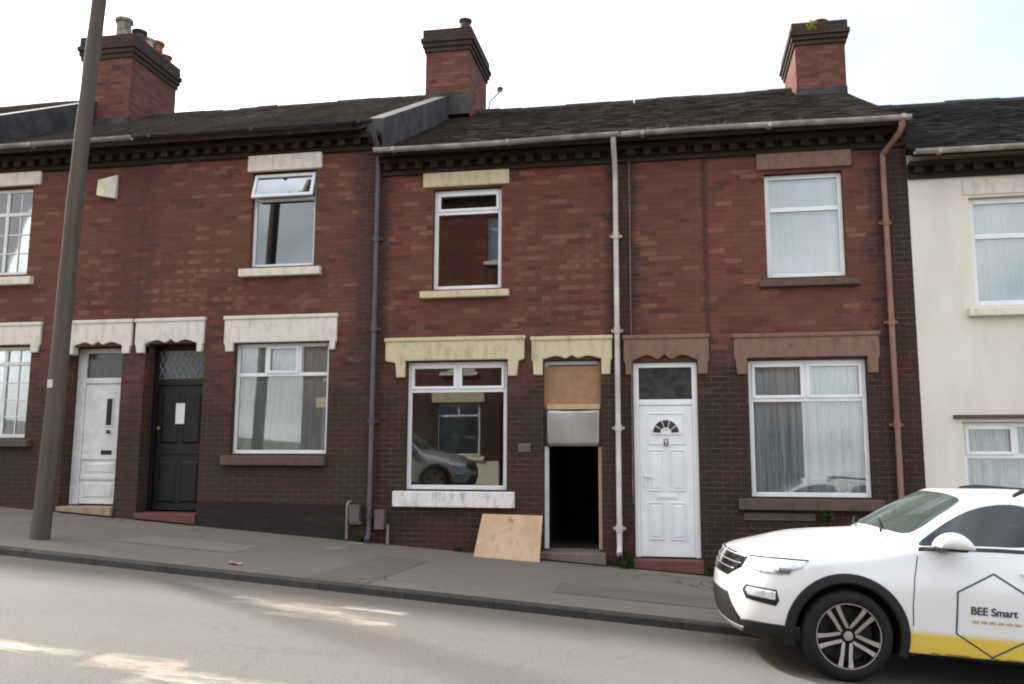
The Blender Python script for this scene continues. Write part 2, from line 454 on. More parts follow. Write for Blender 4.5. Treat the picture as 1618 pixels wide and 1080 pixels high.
# ------------------------------------------------------------------ mesh building
class MB:
    def __init__(self):
        self.v, self.f, self.mi = [], [], []

    def poly(self, pts, m=0):
        i = len(self.v)
        self.v += [tuple(p) for p in pts]
        self.f.append(list(range(i, i + len(pts))))
        self.mi.append(m)

    def box(self, x0, x1, y0, y1, z0, z1, m=0):
        i = len(self.v)
        self.v += [(x0, y0, z0), (x1, y0, z0), (x1, y1, z0), (x0, y1, z0), (x0, y0, z1), (x1, y0, z1), (x1, y1, z1), (x0, y1, z1)]
        for q in ((0, 3, 2, 1), (4, 5, 6, 7), (0, 1, 5, 4), (1, 2, 6, 5), (2, 3, 7, 6), (3, 0, 4, 7)):
            self.f.append([i + k for k in q]); self.mi.append(m)
        return self

    def hexa(self, p, m=0):
        """8 corners: bottom ring then top ring"""
        i = len(self.v)
        self.v += [tuple(q) for q in p]
        for q in ((0, 3, 2, 1), (4, 5, 6, 7), (0, 1, 5, 4), (1, 2, 6, 5), (2, 3, 7, 6), (3, 0, 4, 7)):
            self.f.append([i + k for k in q]); self.mi.append(m)

    def prism(self, outline, y0, y1, m=0):
        """outline in (x,z), counter-clockwise seen from -Y, extruded from y0 (front) to y1"""
        n = len(outline)
        i = len(self.v)
        self.v += [(x, y0, z) for x, z in outline] + [(x, y1, z) for x, z in outline]
        self.f.append([i + k for k in range(n)]); self.mi.append(m)
        self.f.append([i + n + k for k in reversed(range(n))]); self.mi.append(m)
        for k in range(n):
            a, b = k, (k + 1) % n
            self.f.append([i + a, i + n + a, i + n + b, i + b]); self.mi.append(m)

    def tube(self, pts, r, n=10, m=0, cap=True):
        pts = [Vector(p) for p in pts]
        rr = r if isinstance(r, (list, tuple)) else [r] * len(pts)
        base = len(self.v)
        up = None
        for k, p in enumerate(pts):
            d = (pts[min(k + 1, len(pts) - 1)] - pts[max(k - 1, 0)]).normalized()
            if up is None:
                up = Vector((0, 0, 1)) if abs(d.z) < 0.9 else Vector((1, 0, 0))
            a = d.cross(up).normalized(); b = a.cross(d).normalized()
            up = b
            for j in range(n):
                t = 2 * PI * j / n
                self.v.append(tuple(p + (a * math.cos(t) + b * math.sin(t)) * rr[k]))
        for k in range(len(pts) - 1):
            for j in range(n):
                q = [base + k * n + j, base + k * n + (j + 1) % n, base + (k + 1) * n + (j + 1) % n, base + (k + 1) * n + j]
                self.f.append(q[::-1]); self.mi.append(m)
        if cap:
            self.f.append([base + j for j in range(n)]); self.mi.append(m)
            self.f.append([base + (len(pts) - 1) * n + j for j in reversed(range(n))]); self.mi.append(m)

    def lathe(self, prof, c, axis='z', n=24, m=0):
        """prof: list of (r, h) along the axis from centre c"""
        base = len(self.v)
        for r, h in prof:
            for j in range(n):
                t = 2 * PI * j / n
                if axis == 'z':
                    self.v.append((c[0] + r * math.cos(t), c[1] + r * math.sin(t), c[2] + h))
                else:   # along y
                    self.v.append((c[0] + r * math.cos(t), c[1] + h, c[2] + r * math.sin(t)))
        for k in range(len(prof) - 1):
            for j in range(n):
                self.f.append([base + k * n + j, base + k * n + (j + 1) % n, base + (k + 1) * n + (j + 1) % n, base + (k + 1) * n + j])
                self.mi.append(m)

    def grid(self, fn, nu, nv, m=0):
        base = len(self.v)
        for i in range(nu + 1):
            for j in range(nv + 1):
                self.v.append(tuple(fn(i / nu, j / nv)))
        for i in range(nu):
            for j in range(nv):
                a = base + i * (nv + 1) + j
                self.f.append([a, a + nv + 1, a + nv + 2, a + 1]); self.mi.append(m)

    def build(self, name, mats, parent=None, base=(0, 0, 0), smooth=False, bevel=0.0, angle=35, solid=0.0):
        me = bpy.data.meshes.new(name)
        me.from_pydata(self.v, [], self.f)
        if not isinstance(mats, (list, tuple)):
            mats = [mats]
        for x in mats:
            me.materials.append(M[x] if isinstance(x, str) else x)
        for p, i in zip(me.polygons, self.mi):
            p.material_index = i
        uvbox(me)
        b = Vector(base)
        for vv in me.vertices:
            vv.co -= b
        if smooth:
            me.polygons.foreach_set('use_smooth', [True] * len(me.polygons))
            me.set_sharp_from_angle(angle=math.radians(angle))
        me.update()
        o = bpy.data.objects.new(name, me)
        COL.objects.link(o)
        if parent is not None:
            o.parent = parent
        if solid:
            md = o.modifiers.new('solid', 'SOLIDIFY'); md.thickness = solid
        if bevel:
            md = o.modifiers.new('bevel', 'BEVEL'); md.width = bevel; md.segments = 2
            md.limit_method = 'ANGLE'; md.angle_limit = math.radians(40)
        return o


def uvbox(me):
    """UVs in metres: across and up each face"""
    l = me.uv_layers.new(name='UVMap')
    for p in me.polygons:
        n = p.normal
        if abs(n.z) > 0.93:
            t, w = Vector((1, 0, 0)), Vector((0, 1, 0))
        else:
            t = Vector((0, 0, 1)).cross(n).normalized()
            w = n.cross(t)
        for li in p.loop_indices:
            c = me.vertices[me.loops[li].vertex_index].co
            l.data[li].uv = (c.dot(t), c.dot(w))


def empty(name, loc, label, cat, group=None):
    o = bpy.data.objects.new(name, None)
    o.empty_display_size = 0.2
    COL.objects.link(o)
    o.location = loc
    o['label'] = label; o['category'] = cat
    if group:
        o['group'] = group
    return o


def tag(o, label, cat, group=None, kind=None):
    if label:
        o['label'] = label
    if cat:
        o['category'] = cat
    if group:
        o['group'] = group
    if kind:
        o['kind'] = kind
    return o


# ------------------------------------------------------------------ ground
KERB_Y, CROWN_Y, FARK_Y = -3.45, -6.85, -10.25


def road_off(y):
    h = (KERB_Y - FARK_Y) / 2
    k = 1 - ((y - CROWN_Y) / h) ** 2
    return -0.13 + 0.03 * k


def zr(x, y):
    return zg(x) + road_off(y)


def strip(name, x0, x1, prof, mat, nx, kind='structure', solid=0.0):
    b = MB()
    for i in range(nx):
        xa, xb = x0 + (x1 - x0) * i / nx, x0 + (x1 - x0) * (i + 1) / nx
        for (ya, za), (yb, zb) in zip(prof[:-1], prof[1:]):
            b.poly([(xa, ya, zg(xa) + za), (xb, ya, zg(xb) + za), (xb, yb, zg(xb) + zb), (xa, yb, zg(xa) + zb)])
    o = b.build(name, mat, solid=solid)
    bm = bmesh.new(); bm.from_mesh(o.data); bmesh.ops.remove_doubles(bm, verts=bm.verts, dist=1e-4); bm.to_mesh(o.data); bm.free()
    tag(o, None, None, None, kind)
    return o


ys = [FARK_Y + (KERB_Y - FARK_Y) * i / 16 for i in range(17)]
strip('road', -70, 70, [(y, road_off(y)) for y in ys], 'road', 70)
strip('pavement', -70, 70, [(KERB_Y + 0.13, -0.050), (-1.6, -0.020), (0.06, 0.0)], 'pave', 40)
strip('kerb', -70, 70, [(KERB_Y, -0.2), (KERB_Y, -0.066), (KERB_Y + 0.018, -0.052), (KERB_Y + 0.13, -0.047)], 'kerb', 140)
strip('pavement', -70, 70, [(-14.6, 0.0), (FARK_Y - 0.13, -0.022)], 'pave', 40)
strip('kerb', -70, 70, [(FARK_Y - 0.13, -0.020), (FARK_Y - 0.018, -0.024), (FARK_Y, -0.04), (FARK_Y, -0.2)], 'kerb', 140)
gb = MB(); gb.poly([(-400, -400, zg(-400) - 0.5), (400, -400, zg(400) - 0.5), (400, 400, zg(400) - 0.5), (-400, 400, zg(-400) - 0.5)])
tag(gb.build('ground', 'earth'), None, None, None, 'structure')
# repairs let into the pavement
def pave_z(x, y):
    o = -.020 * (.06 - y) / 1.66 if y > -1.6 else -.020 - .030 * (-1.6 - y) / 1.72
    return zg(x) + o


def patch(corners, mat, lift=.004):
    (x0, y0), (x1, y1), (x2, y2), (x3, y3) = corners
    b = MB()

    def f(a, c):
        x = (x0 * (1 - a) + x1 * a) * (1 - c) + (x3 * (1 - a) + x2 * a) * c
        y = (y0 * (1 - a) + y1 * a) * (1 - c) + (y3 * (1 - a) + y2 * a) * c
        return (x, y, pave_z(x, y) + lift)
    b.grid(f, 10, 6)
    return tag(b.build('pavement', mat), None, None, None, 'structure')


patch([(-4.62, -1.05), (-4.44, -1.05), (-4.36, -.10), (-4.52, -.10)], 'concrete')
patch([(-.55, -.42), (.25, -.42), (.25, -.08), (-.55, -.08)], 'pave pale')
patch([(-3.9, -3.25), (-3.2, -3.25), (-3.1, -1.2), (-3.75, -1.2)], 'pave patch')
patch([(-1.35, -2.6), (.9, -2.6), (.9, -1.9), (-1.35, -1.9)], 'pave patch')
patch([(-6.9, -2.2), (-5.3, -2.2), (-5.3, -1.45), (-6.9, -1.45)], 'pave pale')


def marking(x0, x1, y0, y1, mat):
    b = MB()
    n = max(2, int((x1 - x0) / 0.25)); k = max(1, int((y1 - y0) / 0.15))
    b.grid(lambda a, c: (x0 + (x1 - x0) * a, y0 + (y1 - y0) * c, zr(x0 + (x1 - x0) * a, y0 + (y1 - y0) * c) + 0.005), n, k)
    return tag(b.build('road_marking', mat), None, None, None, 'structure')


marking(-11.5, -9.0, -7.08, -6.82, 'mark')
marking(-7.0, -3.75, -7.12, -6.80, 'mark')
marking(-3.75, -3.05, -7.25, -6.75, 'mark2')
marking(-3.3, -2.2, -7.55, -6.95, 'mark')
marking(4.2, 7.2, -7.08, -6.82, 'mark')
marking(-4.25, -2.8, -4.80, -4.30, 'mark2')
marking(-3.6, -2.3, -5.10, -4.60, 'mark2')
marking(-3.1, -2.4, -4.44, -4.18, 'mark')


# ------------------------------------------------------------------ house kit
class House:
    def __init__(self, name, x0, x1, ze, zrdg, wall, roof, label, group='terraced houses along the street', zbase=None, place=None):
        self.x0, self.x1, self.ze, self.zr = x0, x1, ze, zrdg
        self.wallm, self.roofm = wall, roof
        xc = (x0 + x1) / 2
        self.b = (xc, 0, zg(xc))
        self.root = empty(name, self.b, label, 'house', group)
        if place:
            self.root.location = place[0]; self.root.rotation_euler = (0, 0, place[1])
        self.holes = []
        self.zb = min(zg(x0), zg(x1)) - 0.45 if zbase is None else zbase

    def p(self, name, mb, mats, parent=None, **kw):
        return mb.build(name, mats, parent or self.root, self.b, **kw)

    def hole(self, x0, x1, z0, z1, d):
        self.holes.append((x0, x1, z0, z1, d))

    def shell(self, depth=9.0, yf=0.0):
        """front wall with its openings, side walls and back wall"""
        b = MB()
        x0, x1, z0, z1 = self.x0 + .002, self.x1 - .002, self.zb, self.ze + 0.06
        xs = sorted({x0, x1, *[h[0] for h in self.holes], *[h[1] for h in self.holes]})
        zs = sorted({z0, z1, *[h[2] for h in self.holes], *[h[3] for h in self.holes]})
        for i in range(len(xs) - 1):
            for j in range(len(zs) - 1):
                cx, cz = (xs[i] + xs[i + 1]) / 2, (zs[j] + zs[j + 1]) / 2
                if any(h[0] < cx < h[1] and h[2] < cz < h[3] for h in self.holes):
                    continue
                b.poly([(xs[i], yf, zs[j]), (xs[i + 1], yf, zs[j]), (xs[i + 1], yf, zs[j + 1]), (xs[i], yf, zs[j + 1])])
        for (a, c, d, e, dep) in self.holes:
            y1 = yf + dep
            b.poly([(a, yf, d), (a, yf, e), (a, y1, e), (a, y1, d)])
            b.poly([(c, yf, d), (c, y1, d), (c, y1, e), (c, yf, e)])
            b.poly([(a, yf, e), (c, yf, e), (c, y1, e), (a, y1, e)])
            b.poly([(a, yf, d), (a, y1, d), (c, y1, d), (c, yf, d)])
        b.poly([(x0, yf, z0), (x0, yf, z1), (x0, depth, z1), (x0, depth, z0)])
        b.poly([(x1, yf, z0), (x1, depth, z0), (x1, depth, z1), (x1, yf, z1)])
        b.poly([(x0, depth, z0), (x0, depth, z1), (x1, depth, z1), (x1, depth, z0)])
        yr = 4.5
        for xx, fl in ((x0, 1), (x1, 0)):
            tri = [(xx, yf, z1), (xx, yr, self.zr - 0.06), (xx, depth, z1)]
            b.poly(tri if not fl else tri[::-1])
        self.wall = self.p('wall', b, self.wallm)
        # plaster inner room so windows look into a room, and floors
        r = MB()
        xm0, xm1 = x0 + .12, x1 - .12
        zm = self.ze - 2.75
        for za, zb_ in ((zg((x0 + x1) / 2) - 0.02, zm - 0.1), (zm + 0.05, self.ze - 0.25)):
            r.poly([(xm0, 3.8, za), (xm1, 3.8, za), (xm1, 3.8, zb_), (xm0, 3.8, zb_)])
            r.poly([(xm0, yf + .31, za), (xm0, 3.8, za), (xm0, 3.8, zb_), (xm0, yf + .31, zb_)])
            r.poly([(xm1, 3.8, za), (xm1, yf + .31, za), (xm1, yf + .31, zb_), (xm1, 3.8, zb_)])
            r.poly([(xm0, yf + .31, zb_), (xm0, 3.8, zb_), (xm1, 3.8, zb_), (xm1, yf + .31, zb_)])
            r.poly([(xm0, yf + .31, za), (xm1, yf + .31, za), (xm1, 3.8, za), (xm0, 3.8, za)], 1)
        self.p('room', r, ['room', 'floorboard'])

    def roof(self, over=0.32, xa=None, xb=None, sag=0.02):
        x0, x1 = self.x0 if xa is None else xa, self.x1 if xb is None else xb
        yr, yb = 4.5, 9.3
        b = MB()
        T = 0.07
        nx = max(6, int((x1 - x0) / 0.35)); ny = 14
        rr = random.Random(int(x0 * 100))
        ph = rr.random() * 6

        def f(a, c, dz=0.0):
            x = x0 + .003 + (x1 - x0 - .006) * a
            y = -over + (yr + over) * c
            z = self.ze + (self.zr - self.ze) * c
            z -= sag * math.sin(PI * c) * (1 + 0.5 * math.sin(x * 1.7 + ph)) + 0.012 * math.sin(x * 2.9 + ph * 2) * c
            return (x, y, z + dz)
        # courses of tiles, each lapping the one below
        nc = 38
        nxt = int((x1 - x0) / 0.19)
        jit = [[rr.uniform(-.005, .006) + (rr.random() < .02) * rr.uniform(.006, .016) for _ in range(nxt)] for _ in range(nc)]
        for j in range(nc):
            for i in range(nxt):
                a0, a1 = i / nxt, (i + 1) / nxt
                if j % 2:
                    a0, a1 = max(0, (i - .5) / nxt), ((i + .5) / nxt if i < nxt - 1 else 1)
                d = jit[j][i]
                p0, p1 = f(a0, j / nc, .017 + d), f(a1, j / nc, .017 + d * .6)
                p2, p3 = f(a1, (j + 1) / nc, .003), f(a0, (j + 1) / nc, .003)
                b.poly([p0, p1, p2, p3])
                b.poly([(p0[0], p0[1], p0[2] - .022), (p1[0], p1[1], p1[2] - .022), p1, p0])
        for i in range(nx):       # eave edge
            a, c = f(i / nx, 0), f((i + 1) / nx, 0)
            b.poly([(a[0], a[1], a[2] - T), (c[0], c[1], c[2] - T), c, a])
        for s in (0, 1):
            for j in range(ny):
                a, c = f(s, j / ny), f(s, (j + 1) / ny)
                q = [a, c, (c[0], c[1], c[2] - T), (a[0], a[1], a[2] - T)]
                b.poly(q if s == 0 else q[::-1])
        b.poly([(x0 + .003, yr, self.zr), (x1 - .003, yr, self.zr), (x1 - .003, yb, self.ze), (x0 + .003, yb, self.ze)][::1])
        # underside so no light leaks in
        b.poly([(x0 + .003, -over, self.ze - T), (x0 + .003, yr, self.zr - T), (x1 - .003, yr, self.zr - T), (x1 - .003, -over, self.ze - T)])
        ro = self.p('roof', b, self.roofm)
        k = MB()
        n = int((x1 - x0) / 0.42)
        for i in range(n):
            xa_ = x0 + .01 + (x1 - x0 - .02) * i / n; xb_ = x0 + .01 + (x1 - x0 - .02) * (i + 1) / n - .0015
            dz = f((i + .5) / n, 1)[2] + rr.uniform(-.008, .008)
            sec = [(-.13, -.075), (-.10, .01), (-.05, .05), (0, .062), (.05, .05), (.10, .01), (.13, -.075)]
            for (ya, za), (yb_, zb_) in zip(sec[:-1], sec[1:]):
                k.poly([(xa_, yr + ya, dz + za), (xb_, yr + ya, dz + za), (xb_, yr + yb_, dz + zb_), (xa_, yr + yb_, dz + zb_)])
            for xx in (xa_, xb_):
                k.poly([(xx, yr + y_, dz + z_) for y_, z_ in sec])
        self.p('ridge_tiles', k, 'ridge', ro, smooth=True, angle=50)
        self.roofo = ro
        return ro

    def cornice(self, zbot, ztop, step=0.232):
        b = MB()
        h = ztop - zbot
        x0, x1 = self.x0 + .003, self.x1 - .003
        b.box(x0, x1, -.055, .05, zbot, zbot + h * .30)
        b.box(x0, x1, -.022, .05, zbot + h * .301, zbot + h * .719)
        b.box(x0, x1, -.150, .05, zbot + h * .72, ztop)
        n = int((x1 - x0) / step)
        for i in range(n):
            xc = x0 + (i + .5) * (x1 - x0) / n
            b.box(xc - .058, xc + .058, -.120, .05, zbot + h * .302, zbot + h * .718)
        self.p('cornice', b, 'cornice')

    def gutter(self, z, mat, xa=None, xb=None, sag=0.0):
        x0, x1 = xa if xa is not None else self.x0 + .01, xb if xb is not None else self.x1 - .01
        b = MB()
        sec = [(-.055, .012), (-.05, -.012), (-.032, -.032), (0, -.040), (.032, -.032), (.05, -.012), (.055, .012)]
        n = 10
        for i in range(n):
            xa_, xb_ = x0 + (x1 - x0) * i / n, x0 + (x1 - x0) * (i + 1) / n
            fa, fb = sag * math.sin(PI * i / n * 1.5), sag * math.sin(PI * (i + 1) / n * 1.5)
            for (ya, za), (yb, zb) in zip(sec[:-1], sec[1:]):
                b.poly([(xa_, -.40 + ya, z + za + fa), (xb_, -.40 + ya, z + za + fb), (xb_, -.40 + yb, z + zb + fb), (xa_, -.40 + yb, z + zb + fa)])
        for k in range(int((x1 - x0) / 1.7) + 1):     # joint brackets
            xx = x0 + .3 + k * 1.7
            if xx < x1 - .1:
                b.box(xx - .025, xx + .025, -.461, -.34, z - .046, z + .015)
        return self.p('gutter', b, mat, solid=0.004)

    def downpipe(self, x, z0, z1, mat, r=0.034, swan=None, shoe=True):
        b = MB()
        y = -.075
        pts = []
        if shoe:
            pts += [(x, y - .10, z0 + .02), (x, y - .03, z0 + .07), (x, y, z0 + .15)]
        else:
            pts += [(x, y, z0)]
        if swan:
            sx, sz = swan
            pts += [(x, y, z1 - .45), (x, y, z1 - .40), (x + (sx - x) * .3, -.14, z1 - .33), (sx - (sx - x) * .12, -.31, z1 - .19), (sx, -.37, z1 - .12), (sx, -.385, sz)]
        else:
            pts += [(x, y, z1 - .5), (x, y, z1 - .42), (x, -.17, z1 - .28), (x, -.35, z1 - .12), (x, -.39, z1)]
        b.tube(pts, r, 12)
        for zc in [z0 + .35 + i * 1.35 for i in range(int((z1 - z0 - .8) / 1.35) + 1)]:
            b.lathe([(r + .001, -.05), (r + .010, -.045), (r + .010, .045), (r + .001, .05)], (x, y, zc), 'z', 12)
            b.box(x - r - .045, x + r + .045, y + .03, .01, zc - .018, zc + .018)
        return self.p('downpipe', b, mat, smooth=True, angle=50)

    def chimney(self, x0, x1, y0, y1, z0, zbody, ztop, pots, steps=3):
        b = MB()
        b.box(x0, x1, y0, y1, z0, zbody)
        h = (ztop - zbody)
        o = 0
        for k in range(steps):
            o += .03
            b.box(x0 - o, x1 + o, y0 - o, y1 + o, zbody + h * .6 * k / steps + .001 * k, zbody + h * .6 * (k + 1) / steps, 1)
        b.box(x0 - o + .035, x1 + o - .035, y0 - o + .035, y1 + o - .035, zbody + h * .6, ztop, 1)
        rr = random.Random(int(x0 * 37))
        for k in range(7):     # crumbling bricks and flaunching on top
            xx = rr.uniform(x0, x1 - .2); yy = rr.uniform(y0, y1 - .2)
            b.box(xx, xx + .2, yy, yy + .11, ztop - .002 * k, ztop + rr.uniform(.02, .06), 1)
        # lead flashing at the foot
        b.box(x0 - .012, x1 + .012, y0 - .012, y0 + .05, z0, self.roof_at(y0) + .12, 2)
        ch = self.p('chimney', b, ['brickS', 'brickK', 'lead'], self.root, bevel=0.008)
        for (px, py, hh, rad, mt) in pots:
            q = MB()
            q.lathe([(rad * 1.15, -.04), (rad * 1.12, .02), (rad * .95, .06), (rad * .88, hh * .75), (rad * .9, hh * .8), (rad * 1.1, hh * .84), (rad * 1.12, hh * .97), (rad * .95, hh), (rad * .75, hh), (rad * .72, hh * .5)],
                    (px, py, ztop), 'z', 18)
            self.p('chimney_pot', q, mt, ch, smooth=True, angle=40)
        return ch

    def roof_at(self, y):
        return self.ze + (self.zr - self.ze) * (y + .32) / 4.82

    # ---- openings
    def lintel(self, x0, x1, z0, z1, mat, parent, ears=None, drop=0.0, scallop=0.0, y=-.045):
        """head stone; ears = (inner left, inner right) corbels going down by drop"""
        b = MB()
        pts = []
        if ears:
            ea, eb = ears
            ew = 0.15
            pts += [(x0, z1), (x0, z0)]
            pts += [(max(x0 + .02, ea - ew), z0 - .03), (max(x0 + .03, ea - ew + .02), z0 - drop), (ea, z0 - drop), (ea, z0)]
            L = eb - ea
            if scallop:
                prof = [(0, 0), (.08, .35), (.16, .75), (.24, .9), (.32, .6), (.38, .2), (.42, .35), (.46, .7), (.5, 1.05),
                        (.54, .7), (.58, .35), (.62, .2), (.68, .6), (.76, .9), (.84, .75), (.92, .35), (1, 0)]
                pts += [(ea + L * a, z0 + scallop * c) for a, c in prof[1:-1]]
            pts += [(eb, z0), (eb, z0 - drop), (min(x1 - .03, eb + ew - .02), z0 - drop), (min(x1 - .02, eb + ew), z0 - .03), (x1, z0), (x1, z1)]
        else:
            pts = [(x0, z1), (x0, z0), (x1, z0), (x1, z1)]
        b.prism(pts, y, .10)
        if ears:
            b.box(x0 - .015, x1 + .015, y - .018, .02, z1 - .055, z1 + .004)
        return self.p('lintel', b, mat, parent, bevel=0.014)

    def sill(self, x0, x1, z0, z1, mat, parent, proj=.09, yback=.12):
        b = MB()
        b.hexa([(x0, -proj, z0), (x1, -proj, z0), (x1, yback, z0), (x0, yback, z0), (x0, -proj, z1 - .02), (x1, -proj, z1 - .02), (x1, yback, z1), (x0, yback, z1)])
        return self.p('sill', b, mat, parent, bevel=0.012)

    def window(self, x0, x1, z0, z1, transom=None, mull=(), casements=(), fw=.055, y=.085, mat='upvc', curtain=None,
               lintel=None, sill=None, bars=None, glassm='glass', rebate=.13, open_top=None, label=None, fanmull=None, curt_y=.035, tilt=0.0):
        """mull: mullion x below and above; fanmull: mullions above the transom only; casements: (x0,x1,z0,z1) opening lights"""
        self.hole(x0, x1, z0, z1, rebate)
        g = .004
        b = MB()
        X0, X1, Z0, Z1 = x0 + g, x1 - g, z0 + g, z1 - g
        yb = y + .06
        b.box(X0, X0 + fw, y, yb, Z0, Z1); b.box(X1 - fw, X1, y, yb, Z0, Z1)
        b.box(X0 + fw, X1 - fw, y, yb, Z0, Z0 + fw); b.box(X0 + fw, X1 - fw, y, yb, Z1 - fw, Z1)
        cells = []
        zlo, zhi = Z0 + fw, Z1 - fw
        if transom:
            b.box(X0 + fw, X1 - fw, y + .003, yb, transom - fw * .5, transom + fw * .5)
            spans = [(zlo, transom - fw * .5), (transom + fw * .5, zhi)]
        else:
            spans = [(zlo, zhi)]
        for si, (za, zb_) in enumerate(spans):
            ms = list(mull) + (list(fanmull) if (fanmull and si == len(spans) - 1) else [])
            ms = sorted(ms)
            xs = [X0 + fw]
            for mx in ms:
                b.box(mx - fw * .5, mx + fw * .5, y + .002, yb, za, zb_)
                xs += [mx - fw * .5, mx + fw * .5]
            xs.append(X1 - fw)
            for k in range(0, len(xs), 2):
                cells.append((xs[k], xs[k + 1], za, zb_))
        gl = []
        for c in cells:
            is_open = any(abs((c[0] + c[1]) / 2 - (q[0] + q[1]) / 2) < .2 and abs((c[2] + c[3]) / 2 - (q[2] + q[3]) / 2) < .2 for q in casements)
            if open_top and c[2] > (transom or 0):
                gl.append(None)
                continue
            if is_open:
                s = .042
                a0, a1, c0, c1 = c[0] - .012, c[1] + .012, c[2] - .012, c[3] + .012
                yy = y - .016
                b.box(a0, a0 + s, yy, yb - .01, c0, c1); b.box(a1 - s, a1, yy, yb - .01, c0, c1)
                b.box(a0 + s, a1 - s, yy, yb - .01, c0, c0 + s); b.box(a0 + s, a1 - s, yy, yb - .01, c1 - s, c1)
                gl.append((a0 + s, a1 - s, c0 + s, c1 - s))
            else:
                gl.append(c)
        if bars:
            for c in gl:
                if not c:
                    continue
                nx, nz = bars(c)
                for k in range(1, nx):
                    xx = c[0] + (c[1] - c[0]) * k / nx
                    b.box(xx - .011, xx + .011, y + .012, y + .045, c[2], c[3])
                for k in range(1, nz):
                    zz = c[2] + (c[3] - c[2]) * k / nz
                    b.box(c[0], c[1], y + .015, y + .042, zz - .011, zz + .011)
        w = self.p('window', b, mat, self.root, bevel=0.006)
        if label:
            w['label'] = label
        for c in gl:
            if not c:
                continue
            q = MB()
            xa, xb, za, zb_ = c[0] - .005, c[1] + .005, c[2] - .005, c[3] + .005
            dy = (zb_ - za) * tilt          # panes seldom stand dead plumb
            q.hexa([(xa, y + .022, za), (xb, y + .022, za), (xb, y + .028, za), (xa, y + .028, za), (xa, y + .022 + dy, zb_), (xb, y + .022 + dy, zb_), (xb, y + .028 + dy, zb_), (xa, y + .028 + dy, zb_)])
            self.p('pane', q, glassm, w)
        if open_top:                     # top light tilted out at the bottom
            c = [k for k in cells if k[2] > transom][0]
            q = MB(); s = .05
            a0, a1, c0, c1 = c[0] - .03, c[1] + .03, c[2] - .05, c[3] + .012
            ang = open_top

            def tl(x, d, zz):
                h = c1 - zz
                return (x, y - .012 - d * math.cos(ang) - h * math.sin(ang), c1 - h * math.cos(ang) + d * math.sin(ang))

            def tb(xa, xb, za, zb_, da, db, mb):
                mb.hexa([tl(xa, da, za), tl(xb, da, za), tl(xb, db, za), tl(xa, db, za), tl(xa, da, zb_), tl(xb, da, zb_), tl(xb, db, zb_), tl(xa, db, zb_)])
            tb(a0, a0 + s, c0, c1, .045, 0, q); tb(a1 - s, a1, c0, c1, .045, 0, q)
            tb(a0 + s, a1 - s, c0, c0 + s, .045, 0, q); tb(a0 + s, a1 - s, c1 - s, c1, .045, 0, q)
            cs = self.p('open_light', q, mat, w, bevel=.005)
            cs['label'] = 'top light propped open'
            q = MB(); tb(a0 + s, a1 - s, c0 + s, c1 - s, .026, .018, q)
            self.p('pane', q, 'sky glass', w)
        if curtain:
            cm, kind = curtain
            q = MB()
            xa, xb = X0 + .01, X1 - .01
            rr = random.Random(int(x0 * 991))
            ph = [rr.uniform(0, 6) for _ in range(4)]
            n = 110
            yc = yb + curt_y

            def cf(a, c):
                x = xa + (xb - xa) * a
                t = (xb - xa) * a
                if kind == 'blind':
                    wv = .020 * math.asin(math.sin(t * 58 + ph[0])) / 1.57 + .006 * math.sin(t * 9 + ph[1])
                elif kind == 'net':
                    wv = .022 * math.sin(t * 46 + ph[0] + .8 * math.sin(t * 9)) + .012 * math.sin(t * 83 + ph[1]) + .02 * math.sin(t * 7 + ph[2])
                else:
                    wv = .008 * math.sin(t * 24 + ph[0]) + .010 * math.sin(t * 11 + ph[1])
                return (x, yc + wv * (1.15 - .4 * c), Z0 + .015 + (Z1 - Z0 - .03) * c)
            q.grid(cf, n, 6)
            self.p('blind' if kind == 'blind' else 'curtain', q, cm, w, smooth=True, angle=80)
        if lintel:
            self.lintel(*lintel[0], parent=w, **lintel[1])
        if sill:
            self.sill(*sill[0], parent=w, **sill[1])
        return w


def rect_mould(b, x0, x1, z0, z1, y, w=.022, d=.012, m=0):
    """raised moulding frame"""
    b.box(x0, x1, y - d, y, z0, z0 + w, m); b.box(x0, x1, y - d, y, z1 - w, z1, m)
    b.box(x0, x0 + w, y - d, y, z0 + w, z1 - w, m); b.box(x1 - w, x1, y - d, y, z0 + w, z1 - w, m)


def raised_panel(b, x0, x1, z0, z1, y, d=.016, ins=.03, m=0):
    """raised and fielded panel, plane y"""
    i = len(b.v)
    b.v += [(x0, y, z0), (x1, y, z0), (x1, y, z1), (x0, y, z1),
            (x0 + ins, y - d, z0 + ins), (x1 - ins, y - d, z0 + ins), (x1 - ins, y - d, z1 - ins), (x0 + ins, y - d, z1 - ins)]
    for q in ((4, 5, 6, 7), (0, 1, 5, 4), (1, 2, 6, 5), (2, 3, 7, 6), (3, 0, 4, 7)):
        b.f.append([i + k for k in q]); b.mi.append(m)


def arch(x, z, r0, r1, a0, a1, n=10):
    pts = [(x + r1 * math.cos(a0 + (a1 - a0) * k / n), z + r1 * math.sin(a0 + (a1 - a0) * k / n)) for k in range(n + 1)]
    pts += [(x + r0 * math.cos(a1 + (a0 - a1) * k / n), z + r0 * math.sin(a1 + (a0 - a1) * k / n)) for k in range(n + 1)]
    return pts


# ------------------------------------------------------------------ the terrace
# --- house beyond the left edge: only its higher roof and gable coping show
HZ = House('brick_house', -16.4, -12.02, 6.86, 9.40, 'brickA', 'tileA',
           'leftmost terraced house, only its grey roof and gable coping showing behind the pole')
HZ.roof(xb=-12.34)
HZ.window(-14.6, -13.5, 4.9, 6.35, transom=5.95, curtain=('net', 'net'),
          lintel=((-14.7, -13.4, 6.38, 6.62, 'whitestone'), {}), sill=((-14.7, -13.4, 4.75, 4.88, 'whitestone'), {}))
HZ.shell(); HZ.cornice(6.60, 6.80); HZ.gutter(6.86, 'blackgut', xb=-12.1)


